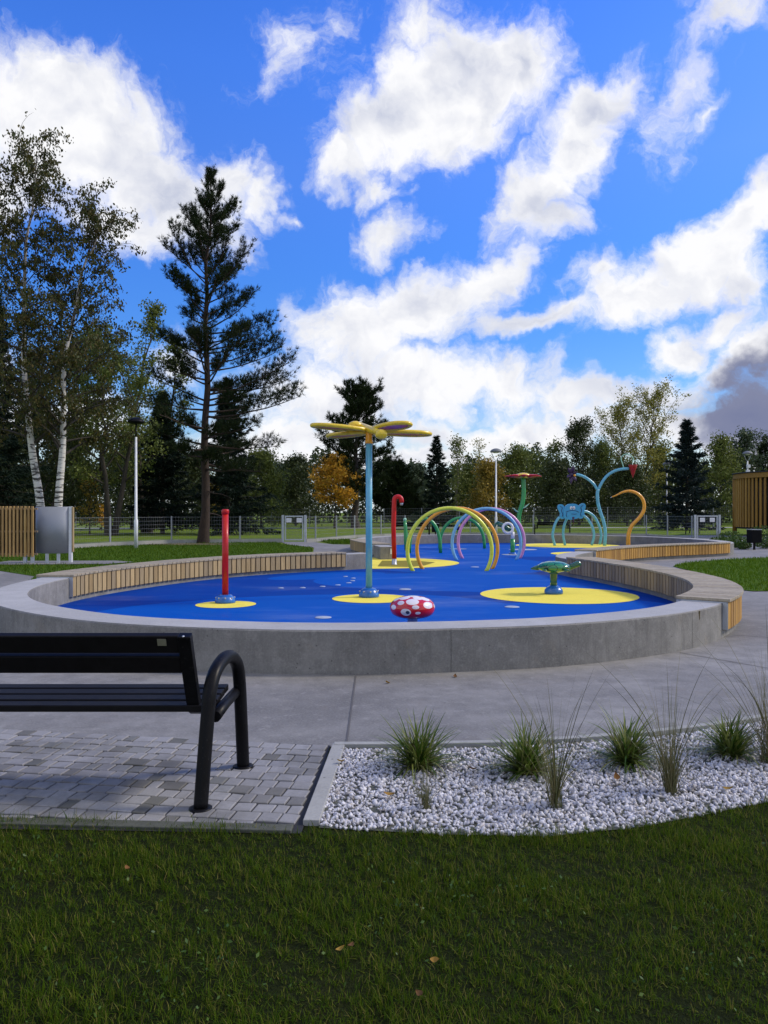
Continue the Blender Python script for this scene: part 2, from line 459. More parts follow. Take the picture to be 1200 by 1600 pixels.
def pebble_mat():
    m, t, b = new_mat('white_marble_chips')
    r = island(t)
    c = t.ramp(r, [(0, (0.50, 0.50, 0.53)), (0.35, (0.66, 0.65, 0.68)), (0.6, (0.74, 0.73, 0.75)), (0.8, (0.42, 0.42, 0.45)), (0.93, (0.30, 0.27, 0.24)), (1, (0.60, 0.56, 0.52))])
    n = t.noise(obj_co(t), 60, 5, 0.65)
    c = t.mix(t.maprange(n, 0.42, 0.66, 0, 0.6), c, (0.33, 0.32, 0.33))
    t.link(c, b.inputs['Base Color'])
    b.inputs['Roughness'].default_value = 0.7
    return m


def paver_mat():
    m, t, b = new_mat('sett_pavers')
    r = island(t)
    c = t.ramp(r, [(0, (0.29, 0.285, 0.285)), (0.35, (0.245, 0.24, 0.24)), (0.6, (0.31, 0.305, 0.305)), (0.82, (0.21, 0.205, 0.20)), (0.90, (0.125, 0.12, 0.105)), (0.94, (0.11, 0.11, 0.095)), (1, (0.26, 0.26, 0.255))])
    co = obj_co(t)
    n = t.noise(co, 70, 5, 0.7)
    n2 = t.noise(co, 1.6, 5, 0.65)
    c = t.mix(t.maprange(n, 0.4, 0.7, 0, 0.3), c, (0.14, 0.14, 0.135))
    c = t.mix(t.maprange(n2, 0.47, 0.62, 0, 0.7), c, t.mix(1.0, c, (0.5, 0.5, 0.47), 'MULTIPLY'))
    t.link(c, b.inputs['Base Color'])
    b.inputs['Roughness'].default_value = 0.8
    bump(t, b, n, 0.3, 0.004)
    return m


def rubber_mat():
    """poured rubber: a deep blue ground with lighter pools of blue laid into it"""
    m, t, b = new_mat('blue_poured_rubber')
    co = obj_co(t)
    wob = t.vmath('SCALE', t.vmath('SUBTRACT', t.noise(co, 0.25, 1, 0.4, color=True), (0.5, 0.5, 0.5)), scale=0.9)
    p = t.vmath('MULTIPLY', t.vmath('ADD', co, wob), (1, 1, 0))
    light = None
    for (x, y, rx, ry, rot) in [(-0.9, 10.6, 3.1, 2.55, 12), (2.0, 15.4, 3.4, 2.1, -6), (2.0, 20.8, 2.6, 3.6, 0), (3.7, 28.5, 5.5, 4.6, 0), (2.9, 11.2, 1.6, 1.1, 30), (-1.2, 16.8, 1.4, 0.7, 40)]:
        mp = t.new('ShaderNodeMapping', vector_type='TEXTURE')
        mp.inputs['Location'].default_value = (x, y, 0)
        mp.inputs['Rotation'].default_value = (0, 0, R(rot))
        mp.inputs['Scale'].default_value = (rx, ry, 1)
        t.link(p, mp.inputs['Vector'])
        d = t.maprange(t.vmath('LENGTH', mp.outputs[0]), 0.992, 1.004, 1, 0)
        light = d if light is None else t.math('MAXIMUM', light, d)
    c = t.mix(light, (0.0, 0.042, 0.28), (0.0, 0.082, 0.42))
    n = t.noise(co, 0.7, 6, 0.65)
    sp = t.noise(co, 160, 2, 0.6)
    c = t.mix(t.maprange(n, 0.45, 0.72, 0, 0.25), c, (0.004, 0.09, 0.38))
    c = t.mix(t.maprange(sp, 0.55, 0.8, 0, 0.4), c, (0.02, 0.05, 0.25))
    t.link(c, b.inputs['Base Color'])
    wet = t.noise(t.vmath('MULTIPLY', co, (0.6, 1.2, 1)), 0.55, 5, 0.6)
    t.link(t.maprange(wet, 0.50, 0.66, 0.65, 0.33), b.inputs['Roughness'])
    b.inputs['Specular IOR Level'].default_value = 0.03
    bump(t, b, sp, 0.18, 0.003)
    return m


def mushroom_mat(spots, r0):
    """red cap with white spots, each spot a patch round one direction from the cap's centre"""
    m, t, b = new_mat('spotted_red_cap')
    co = t.vmath('MULTIPLY', obj_co(t), r0)
    nrm = t.vmath('NORMALIZE', co)
    f = None
    for (d, rad) in spots:
        dd = Vector(d).normalized()
        v = t.maprange(t.vmath('DISTANCE', nrm, tuple(dd)), rad, rad * 0.93, 0, 1)
        f = v if f is None else t.math('MAXIMUM', f, v)
    c = t.mix(f, (0.56, 0.010, 0.022), (0.80, 0.76, 0.80))
    n = t.noise(co, 14, 5, 0.6)
    c = t.mix(t.maprange(n, 0.55, 0.75, 0, 0.25), c, (0.25, 0.02, 0.03))
    t.link(c, b.inputs['Base Color'])
    b.inputs['Roughness'].default_value = 0.22
    b.inputs['Coat Weight'].default_value = 0.5
    return m


def shell_mat():
    m, t, b = new_mat('turtle_shell_green')
    co = obj_co(t)
    v = t.new('ShaderNodeTexVoronoi', feature='DISTANCE_TO_EDGE')
    v.inputs['Scale'].default_value = 7.5
    t.link(t.vmath('MULTIPLY', co, (1, 1, 0.6)), v.inputs['Vector'])
    c = t.mix(t.maprange(v.outputs['Distance'], 0.03, 0.07), (0.004, 0.05, 0.02), (0.03, 0.22, 0.075))
    c = t.mix(t.maprange(t.noise(co, 11, 4, 0.6), 0.55, 0.7, 0, 0.35), c, (0.10, 0.30, 0.11))
    t.link(c, b.inputs['Base Color'])
    b.inputs['Roughness'].default_value = 0.16
    b.inputs['Coat Weight'].default_value = 0.6
    return m


def wing_mat(name, stops):
    m, t, b = new_mat(name)
    co = obj_co(t)
    sx = t.new('ShaderNodeSeparateXYZ')
    t.link(co, sx.inputs[0])
    c = t.ramp(t.maprange(sx.outputs[0], 0.05, 0.92), stops)
    t.link(c, b.inputs['Base Color'])
    b.inputs['Roughness'].default_value = 0.35
    return m


M['pebble'] = pebble_mat()
M['paver'] = paver_mat()
M['rubber'] = rubber_mat()
M['rubber_yellow'] = concrete('yellow_poured_rubber', (0.86, 0.71, 0.115), 0.06, False, False, (0.50, 0.40, 0.08), 0.8, spec=.03)
M['rubber_shaded'] = concrete('shaded_yellow_rubber', (0.26, 0.22, 0.03), 0.12, False, False, (0.18, 0.15, 0.03), 0.7, spec=.05)  # yellow floor darkened to paint the shade inside the sunken basin
M['rubber_white'] = concrete('white_poured_rubber', (0.38, 0.43, 0.52), 0.10, False, False, (0.4, 0.4, 0.4), 0.7, spec=.05)
M['shell'] = shell_mat()
M['wing'] = wing_mat('wing_panel_bands', [(0, (0.75, 0.30, 0.03)), (0.25, (0.72, 0.18, 0.05)), (0.42, (0.50, 0.05, 0.24)), (0.60, (0.34, 0.06, 0.38)), (0.74, (0.66, 0.03, 0.18)), (0.9, (0.66, 0.05, 0.04)), (1, (0.70, 0.2, 0.03))])
M['wing_red'] = wing_mat('wing_panel_red', [(0, (0.75, 0.30, 0.03)), (0.4, (0.70, 0.16, 0.04)), (0.6, (0.60, 0.06, 0.08)), (0.8, (0.68, 0.10, 0.03)), (1, (0.75, 0.28, 0.03))])
M['bin'] = paint('matt_black', (0.006, 0.006, 0.007), 0.7, spec=.1)
M['cone_red'] = paint('dark_red_gloss', (0.34, 0.012, 0.012), 0.3)
M['sand'] = concrete('bare_soil', (0.15, 0.115, 0.06), 0.3, False, False, (0.06, 0.07, 0.02))


# ------------------------------------------------------------------ object helpers
def link(name, me, mat, parent=None, loc=None, rot=None):
    o = bpy.data.objects.new(name, me)
    if mat is not None:
        me.materials.append(mat)
    COL.objects.link(o)
    if parent is not None:
        o.parent = parent
    if loc is not None:
        o.location = loc
    if rot is not None:
        o.rotation_euler = rot
    return o


class MB:
    """collects shapes and links them as ONE mesh object"""
    def __init__(self):
        self.v, self.f, self.s = [], [], []

    def add(self, vs, fs, smooth=False):
        b = len(self.v)
        self.v += [tuple(p) for p in vs]
        self.f += [tuple(b + i for i in f) for f in fs]
        self.s += [smooth] * len(fs)

    def box(self, c, s, rot=None):
        x, y, z = (q / 2 for q in s)
        vs = [Vector(p) for p in ((-x, -y, -z), (x, -y, -z), (x, y, -z), (-x, y, -z), (-x, -y, z), (x, -y, z), (x, y, z), (-x, y, z))]
        if rot is not None:
            mt = rot if isinstance(rot, Matrix) else Matrix.Rotation(rot, 3, 'Z')
            vs = [mt @ p for p in vs]
        c = Vector(c)
        self.add([p + c for p in vs], [(3, 2, 1, 0), (4, 5, 6, 7), (0, 1, 5, 4), (1, 2, 6, 5), (2, 3, 7, 6), (3, 0, 4, 7)])
        return self

    def tube(self, pts, r, seg=10, cap=True, smooth=True, flat=1.0):
        pts = [Vector(p) for p in pts]
        n = len(pts)
        rad = r if hasattr(r, '__len__') else [r] * n
        vs, fs = [], []
        prev = None
        for i, p in enumerate(pts):
            t = (pts[min(i + 1, n - 1)] - pts[max(i - 1, 0)])
            t = t.normalized() if t.length > 1e-9 else Vector((0, 0, 1))
            if prev is None:
                a = Vector((1, 0, 0)) if abs(t.x) < 0.8 else Vector((0, 1, 0))
                a = (a - t * a.dot(t)).normalized()
            else:
                a = prev - t * prev.dot(t)
                a = a.normalized() if a.length > 1e-6 else t.orthogonal().normalized()
            prev = a
            bb = t.cross(a)
            for k in range(seg):
                an = 2 * math.pi * k / seg
                vs.append(p + a * (math.cos(an) * rad[i]) + bb * (math.sin(an) * rad[i] * flat))
        for i in range(n - 1):
            for k in range(seg):
                k2 = (k + 1) % seg
                fs.append((i * seg + k, i * seg + k2, (i + 1) * seg + k2, (i + 1) * seg + k))
        self.add(vs, fs, smooth)
        if cap:
            b = len(self.v) - len(vs)
            self.f.append(tuple(b + k for k in reversed(range(seg)))); self.s.append(False)
            self.f.append(tuple(b + (n - 1) * seg + k for k in range(seg))); self.s.append(False)
        return self

    def lathe(self, prof, c=(0, 0, 0), seg=32, sx=1.0, sy=1.0, smooth=True):
        """prof: (radius, z) from the bottom up"""
        vs, fs = [], []
        for (r, z) in prof:
            for k in range(seg):
                a = 2 * math.pi * k / seg
                vs.append((c[0] + r * math.cos(a) * sx, c[1] + r * math.sin(a) * sy, c[2] + z))
        for i in range(len(prof) - 1):
            for k in range(seg):
                k2 = (k + 1) % seg
                fs.append((i * seg + k, i * seg + k2, (i + 1) * seg + k2, (i + 1) * seg + k))
        self.add(vs, fs, smooth)
        b = len(self.v) - len(vs)
        if prof[0][0] > 1e-6:
            self.f.append(tuple(b + k for k in reversed(range(seg)))); self.s.append(False)
        if prof[-1][0] > 1e-6:
            self.f.append(tuple(b + (len(prof) - 1) * seg + k for k in range(seg))); self.s.append(False)
        return self

    def poly(self, pts, z=0.0):
        self.add([(p[0], p[1], z if len(p) < 3 else p[2]) for p in pts], [tuple(range(len(pts)))])
        return self

    def prism(self, pts, z0, z1):
        n = len(pts)
        vs = [(p[0], p[1], z0) for p in pts] + [(p[0], p[1], z1) for p in pts]
        fs = [tuple(reversed(range(n))), tuple(range(n, 2 * n))]
        fs += [(i, (i + 1) % n, n + (i + 1) % n, n + i) for i in range(n)]
        self.add(vs, fs)
        return self

    def plate(self, pts, y0, y1):
        """outline in x,z given thickness along y"""
        n = len(pts)
        vs = [(p[0], y0, p[1]) for p in pts] + [(p[0], y1, p[1]) for p in pts]
        fs = [tuple(range(n)), tuple(reversed(range(n, 2 * n)))]
        fs += [(i, n + i, n + (i + 1) % n, (i + 1) % n) for i in range(n)]
        self.add(vs, fs)
        return self

    def ball(self, c, r, seg=16, rings=10, sq=(1, 1, 1)):
        prof = [(max(1e-7, math.sin(math.pi * i / rings)) * r, -math.cos(math.pi * i / rings) * r) for i in range(rings + 1)]
        vs, fs = [], []
        for (rr, z) in prof:
            for k in range(seg):
                a = 2 * math.pi * k / seg
                vs.append((c[0] + rr * math.cos(a) * sq[0], c[1] + rr * math.sin(a) * sq[1], c[2] + z * sq[2]))
        for i in range(rings):
            for k in range(seg):
                k2 = (k + 1) % seg
                fs.append((i * seg + k, i * seg + k2, (i + 1) * seg + k2, (i + 1) * seg + k))
        self.add(vs, fs, True)
        return self

    def build(self, name, mat, parent=None, loc=None, rot=None, bevel=0.0, weld=False):
        me = bpy.data.meshes.new(name)
        me.from_pydata(self.v, [], self.f)
        me.polygons.foreach_set('use_smooth', self.s)
        me.update()
        o = link(name, me, mat, parent, loc, rot)
        if bevel:
            md = o.modifiers.new('bevel', 'BEVEL')
            md.width = bevel
            md.segments = 2
            md.limit_method = 'ANGLE'
            md.angle_limit = R(40)
        return o


def np_mesh(name, co, faces, mat, parent=None, smooth=False, loc=None):
    """large mesh straight from arrays; faces (n, k)"""
    me = bpy.data.meshes.new(name)
    co = np.asarray(co, dtype=np.float32)
    faces = np.asarray(faces, dtype=np.int32)
    n, k = faces.shape
    me.vertices.add(len(co))
    me.vertices.foreach_set('co', co.ravel())
    me.loops.add(n * k)
    me.loops.foreach_set('vertex_index', faces.ravel())
    me.polygons.add(n)
    me.polygons.foreach_set('loop_start', np.arange(0, n * k, k, dtype=np.int32))
    if smooth:
        me.polygons.foreach_set('use_smooth', np.ones(n, dtype=bool))
    me.update(calc_edges=True)
    me.validate()
    return link(name, me, mat, parent, loc)


def tag(o, label=None, cat=None, group=None, kind=None):
    if label: o['label'] = label
    if cat: o['category'] = cat
    if group: o['group'] = group
    if kind: o['kind'] = kind
    return o


def thing(name, label, cat, loc=(0, 0, 0), rz=0.0, group=None):
    o = bpy.data.objects.new(name, None)
    o.empty_display_size = 0.2
    COL.objects.link(o)
    o.location = loc
    o.rotation_euler = (0, 0, rz)
    return tag(o, label, cat, group)


def dup(root, label, loc, rz=0.0, scale=None, group=None):
    def cp(o, parent):
        c = o.copy()
        COL.objects.link(c)
        if parent is not None:
            c.parent = parent
        for ch in list(o.children):
            cp(ch, c)
        return c
    c = cp(root, None)
    c.location = loc
    c.rotation_euler = (0, 0, rz)
    if scale is not None:
        c.scale = scale if hasattr(scale, '__len__') else (scale,) * 3
    c['label'] = label
    if group: c['group'] = group
    return c


def P(u, v, z=0.0):
    """photograph pixel -> point of the place, for something standing at height z (used as a tape measure)"""
    d = 1200.0 * (CAM_H - z) / (v - 800.0)
    return (u - 600.0) / 1200.0 * d, d


def spline(pts, step=0.25, closed=False):
    """Catmull-Rom through 2-D / 3-D points, resampled evenly"""
    p = [Vector(q) if len(q) == 3 else Vector((q[0], q[1], 0)) for q in pts]
    n = len(p)
    out = []
    rng = range(n) if closed else range(n - 1)
    for i in rng:
        if closed:
            a, b, c, d = p[(i - 1) % n], p[i], p[(i + 1) % n], p[(i + 2) % n]
        else:
            a, b, c, d = p[max(i - 1, 0)], p[i], p[i + 1], p[min(i + 2, n - 1)]
        for k in range(16):
            t = k / 16
            out.append(0.5 * ((2 * b) + (c - a) * t + (2 * a - 5 * b + 4 * c - d) * t * t + (3 * b - a - 3 * c + d) * t ** 3))
    if not closed:
        out.append(p[-1])
    else:
        out.append(out[0].copy())
    res = [out[0]]
    acc = 0.0
    for i in range(1, len(out)):
        seg = (out[i] - out[i - 1])
        L = seg.length
        while acc + L >= step:
            f = (step - acc) / L
            q = out[i - 1] + seg * f
            res.append(q)
            out[i - 1] = q
            seg = out[i] - q
            L = seg.length
            acc = 0.0
        acc += L
    if not closed and (res[-1] - out[-1]).length > step * 0.3:
        res.append(out[-1])
    return res


def tri_fill(pts, z, name, mat, kind='structure', parent=None):
    """flat sheet with any outline"""
    from mathutils.geometry import tessellate_polygon
    vs = [Vector((p[0], p[1], z)) for p in pts]
    tris = tessellate_polygon([vs])
    me = bpy.data.meshes.new(name)
    fixed = []
    for a, b, c in tris:
        n = (vs[b] - vs[a]).cross(vs[c] - vs[a])
        fixed.append((a, b, c) if n.z > 0 else (a, c, b))
    me.from_pydata([tuple(v) for v in vs], [], fixed)
    me.update()
    o = link(name, me, mat, parent)
    if kind: o['kind'] = kind
    return o


def ellipse(cx, cy, rx, ry=None, n=56, rot=0.0):
    ry = rx if ry is None else ry
    c, s = math.cos(rot), math.sin(rot)
    return [(cx + rx * math.cos(a) * c - ry * math.sin(a) * s, cy + rx * math.cos(a) * s + ry * math.sin(a) * c)
            for a in (2 * math.pi * i / n for i in range(n))]


def inside(pts, poly):
    """numpy point-in-polygon"""
    x, y = pts[:, 0], pts[:, 1]
    r = np.zeros(len(pts), bool)
    n = len(poly)
    for i in range(n):
        x1, y1 = poly[i][0], poly[i][1]
        x2, y2 = poly[(i + 1) % n][0], poly[(i + 1) % n][1]
        if y1 == y2:
            continue
        c = ((y1 > y) != (y2 > y)) & (x < (x2 - x1) * (y - y1) / (y2 - y1) + x1)
        r ^= c
    return r


def blades(rng, roots, length, width, lean, curl, nseg=3):
    """grass blades: tapering bent ribbons. roots (n,3); length,width (n,)"""
    n = len(roots)
    az = rng.uniform(0, 2 * np.pi, n)
    dirx, diry = np.cos(az), np.sin(az)
    face = az + np.pi / 2 + rng.normal(0, 0.5, n)
    wx, wy = np.cos(face), np.sin(face)
    ln = lean[:, None] if hasattr(lean, 'shape') else np.full((n, 1), lean)
    cu = curl[:, None] if hasattr(curl, 'shape') else np.full((n, 1), curl)
    ts = np.linspace(0, 1, nseg + 1)[None, :]
    ang = ln + cu * ts                      # angle from the vertical along the blade
    ds = length[:, None] / nseg
    hx = np.cumsum(np.sin(ang) * ds, axis=1) - np.sin(ang) * ds
    hz = np.cumsum(np.cos(ang) * ds, axis=1) - np.cos(ang) * ds
    w = width[:, None] * (1 - 0.92 * ts ** 1.6) * 0.5
    px = roots[:, 0:1] + hx * dirx[:, None]
    py = roots[:, 1:2] + hx * diry[:, None]
    pz = roots[:, 2:3] + hz
    L = np.stack([px - wx[:, None] * w, py - wy[:, None] * w, pz], -1)
    Rr = np.stack([px + wx[:, None] * w, py + wy[:, None] * w, pz], -1)
    co = np.stack([L, Rr], 2).reshape(n, (nseg + 1) * 2, 3)
    f = np.array([[2 * i, 2 * i + 1, 2 * i + 3, 2 * i + 2] for i in range(nseg)])
    faces = (np.arange(n)[:, None, None] * (nseg + 1) * 2 + f[None]).reshape(-1, 4)
    return co.reshape(-1, 3), faces
# ------------------------------------------------------------------ the splash pad's outline (inner edge of the low wall)
POOL = [(-0.30, 19.0), (-0.90, 18.5), (-2.0, 17.72), (-2.95, 16.8), (-3.75, 15.6), (-4.35, 14.2), (-4.75, 12.8), (-4.86, 11.6), (-4.72, 10.4),
        (-4.30, 9.3), (-3.60, 8.38), (-2.5, 7.55), (-1.25, 7.15), (-0.1, 7.08), (1.25, 7.32), (2.25, 7.78), (2.92, 8.27), (3.45, 8.88),
        (3.92, 9.62), (4.22, 10.35), (4.43, 11.2), (4.52, 12.2), (4.50, 13.2), (4.40, 14.2), (4.22, 15.4), (3.98, 16.6), (3.92, 17.5),
        (4.20, 18.5), (4.9, 19.75), (6.0, 21.2), (7.2, 22.45), (8.6, 23.5), (10.0, 24.35), (11.0, 25.3), (11.55, 26.8), (11.6, 28.6),
        (11.2, 30.6), (10.1, 32.5), (8.3, 33.9), (6.2, 34.6), (3.8, 34.6), (1.7, 33.7), (0.25, 32.1), (-0.5, 30.1), (-0.72, 27.8),
        (-0.32, 25.3), (0.05, 23.9), (0.34, 22.5)]
PATH = spline(POOL, 0.138)
NP_ = len(PATH)
WALL_H, WALL_T = 0.38, 0.45
TAN, NRM = [], []
for i in range(NP_):
    t = (PATH[min(i + 2, NP_ - 1)] - PATH[max(i - 2, 0)]).normalized()
    TAN.append(t)
    NRM.append(Vector((t.y, -t.x, 0)))


def off(i, o, z):
    return PATH[i] + NRM[i] * o + Vector((0, 0, z))


def near(x, y):
    return min(range(NP_), key=lambda i: (PATH[i].x - x) ** 2 + (PATH[i].y - y) ** 2)


def sweep(mb, i0, i1, sec, smooth=False):
    """sweep a cross-section [(offset outwards, z)] along the pool's edge"""
    k = len(sec)
    idx = list(range(i0, i1 + 1))
    vs = [off(i, o, z) for i in idx for (o, z) in sec]
    fs = []
    for a in range(len(idx) - 1):
        for s in range(k):
            s2 = (s + 1) % k
            fs.append((a * k + s, a * k + s2, (a + 1) * k + s2, (a + 1) * k + s))
    fs.append(tuple(reversed(range(k))))
    fs.append(tuple((len(idx) - 1) * k + s for s in range(k)))
    mb.add(vs, fs, smooth)
    return mb


# ------------------------------------------------------------------ ground
LAWN_EDGE = [(-14, 3.85), (-6, 3.62), (-1.9, 3.50), (-0.95, 3.42), (-0.35, 3.355), (0.25, 3.33), (0.72, 3.31), (1.15, 3.41), (1.85, 3.70), (2.8, 4.2), (4.2, 5.1), (7, 6.6), (12, 8.4)]
LAWN_EDGE_ROUGH = [(p.x, p.y + random.gauss(0, .014) + .012 * math.sin(p.x * 9)) for p in spline(LAWN_EDGE, .07)]
BED_TOP = [(-0.30, 4.58), (0.5, 4.60), (1.15, 4.70), (1.75, 4.86), (2.3, 5.08), (3.0, 5.45), (4.2, 6.3), (6.5, 7.9), (11, 9.9)]

tag(tri_fill([(-900, -60), (900, -60), (900, 1500), (-900, 1500)], -0.012, 'ground', M['lawn_sunlit']), kind='structure')
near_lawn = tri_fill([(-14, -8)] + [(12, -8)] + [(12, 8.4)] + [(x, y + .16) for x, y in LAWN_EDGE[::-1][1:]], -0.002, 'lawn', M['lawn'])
PLAZA = [(-16, 5.1), (-6, 4.95), (-2.45, 4.94), (-0.32, 4.585)] + BED_TOP[1:] + [(16, 11.5), (22, 16), (30, 24), (34, 36), (24, 43), (16.2, 40), (12.6, 36), (10, 37), (6, 37), (2, 36.2), (-0.6, 34.2), (-1.5, 33.0),
         (-2.2, 33.2), (-3.4, 36.2), (-4.9, 36.2), (-4.2, 33.2), (-2.75, 30.2), (-2.5, 27.2), (-2.2, 24), (-1.6, 20.2), (-2.5, 18.6), (-3.6, 17.4), (-4.6, 15.6), (-5.4, 13.6), (-5.9, 13.2),
         (-6.6, 14.2), (-7.5, 16.6), (-10.5, 19.6), (-14, 21), (-16, 19)]
tri_fill(PLAZA, 0.0, 'plaza_path', M['plaza'])
# expansion joints in the concrete
jm = MB()


def joint(a, b, w=0.012):
    a, b = Vector((*a, 0)), Vector((*b, 0))
    n = (b - a).normalized()
    n = Vector((-n.y, n.x, 0)) * w / 2
    jm.add([a - n + Vector((0, 0, .004)), a + n + Vector((0, 0, .004)), b + n + Vector((0, 0, .004)), b - n + Vector((0, 0, .004))], [(0, 3, 2, 1)])


joint(P(556, 1056), P(541, 1166))
joint(P(1062, 1020), P(1210, 1046))
joint(P(1140, 992), P(1260, 1000))
joint((-4.2, 7.0), (-5.0, 5.0))
jm.build('path_joint', M['joint'])['kind'] = 'structure'

right_lawn_poly = spline([P(1056, 883.5), P(1110, 876.5), P(1200, 872.3), (15, 24.6), (21, 27), (24, 22), (17, 16.5), (11, 14.6), P(1210, 924), (6.35, 13.9), (6.75, 15.2), (7.2, 17.6), (7.35, 19.2)], 0.4, True)
tri_fill(right_lawn_poly, 0.012, 'lawn', M['lawn_unshaded'])
left_lawn_poly = [(-2.55, 27.3), (-2.8, 30.1), (-4.3, 33.0), (-5.0, 35.4), (-9.4, 33.6), (-12.2, 29.6), (-15.5, 26.2), (-19, 24), (-19, 20.9), (-10.6, 19.75), (-7.6, 16.7), (-6.7, 14.3), (-6.0, 13.35), (-5.45, 13.75), (-4.7, 15.7), (-3.7, 17.5), (-2.6, 18.75), (-1.75, 20.3), (-2.3, 24)]
tri_fill(left_lawn_poly, 0.006, 'lawn', M['lawn_shaded'])
tri_fill(ellipse(-8.2, 33.0, 2.0, 0.9), 0.016, 'bare_soil', M['sand'])
tri_fill([(-2.35, 33.9), (-1.75, 33.6), (-0.9, 34.6), (-0.6, 37), (-1.4, 38.6), (-3.2, 37.6)], 0.004, 'lawn', M['lawn_shaded'])
tri_fill([(-90, 64.5), (-10, 65.5), (40, 69), (120, 74), (120, 77), (40, 71.4), (-10, 67.8), (-90, 67)], 0.0, 'path', M['road'])
tri_fill([(9, 40.5), (16, 42.2), (60, 46), (60, 49.5), (18, 46.0), (9, 43.2)], 0.0, 'path', M['plaza'])
tri_fill([(-10.6, 20.1), (-7.4, 20.4), (-6.9, 21.2), (-7.6, 21.8), (-10.6, 21.7)], 0.022, 'concrete_pad', M['plaza'])

# floor of the splash pad and what is inlaid in it
pool_poly = [(p.x + n.x * 0.1, p.y + n.y * 0.1) for p, n in zip(PATH, NRM)]
tri_fill(pool_poly, 0.004, 'splash_pad_floor', M['rubber'])
for (u, v, r) in [(353, 945, 0.45), (581, 935.6, 0.64), (872, 930, 1.30), (887, 852.4, 2.15), (925, 865.6, 1.35)]:
    x, y = P(u, v)
    o = tri_fill(ellipse(x, y, r), 0.008, 'yellow_disc', M['rubber_yellow'])
yel = [(x, y) for (x, y) in ellipse(-0.30, 21.15, 2.36, 2.3, 90) if x > -0.62 + 0.0 * y]
tri_fill(yel, 0.010, 'yellow_disc', M['rubber_yellow'])
tri_fill([P(590, 885.6), P(597, 876.5), P(651, 876.8), P(680, 879.2), P(664, 884.0), P(640, 886.6)], 0.014, 'shower_basin', M['rubber_shaded'])  # flat sheet; its darker colour stands in for the basin's shade
for (u, v, r) in [(716, 858, 0.34), (817, 859, 0.52), (801, 867, 0.36)]:
    x, y = P(u, v)
    tri_fill(ellipse(x, y, r), 0.010, 'white_disc', M['rubber_white'])

# ------------------------------------------------------------------ the low concrete wall
sec = [(0, 0.0), (0, WALL_H - .012), (0.012, WALL_H), (WALL_T - .012, WALL_H), (WALL_T, WALL_H - .012), (WALL_T, 0.0)]
wall = sweep(MB(), 0, NP_ - 1, sec).build('low_wall', M['wall'])
tag(wall, 'low curved grey concrete wall running round the whole blue splash pad', 'wall')
sweep(MB(), 0, NP_ - 1, [(0.010, WALL_H - .003), (0.010, WALL_H + .0025), (WALL_T - .010, WALL_H + .0025), (WALL_T - .010, WALL_H - .003)]).build('coping', M['coping'], wall)
# shutter joints in the wall, and the open end at the shower
jw = MB()
for (x, y) in [P(1016, 948, .38), P(690, 970, .38)]:
    i = near(x, y)
    a, b = off(i, WALL_T + .001, 0.0), off(i, WALL_T + .001, WALL_H)
    t = TAN[i] * 0.0016
    jw.add([a - t, a + t, b + t, b - t], [(0, 3, 2, 1), (0, 1, 2, 3)])
jw.build('wall_joint', M['kerb_dark'], wall)
sm = MB()
x, y = P(1016, 948, .38)
i = near(x, y)
a = off(i + 1, WALL_T + .002, 0)
sm.add([a + TAN[i] * -0.004 + Vector((0, 0, .285)), a + TAN[i] * 0.008 + Vector((0, 0, .27)), a + TAN[i] * 0.016 + Vector((0, 0, .372)), a + TAN[i] * -0.018 + Vector((0, 0, .372))], [(0, 1, 2, 3), (3, 2, 1, 0)])
sm.build('rust_stain', M['sand'], wall)
x, y = P(605, 868, 0.2)
plate = MB().box((0.25, 22.44, 0.25), (0.13, 0.02, 0.16)).build('notice_plate', M['white'])
plate.parent = wall

# ------------------------------------------------------------------ timber benches along the wall
slat_rng = random.Random(3)


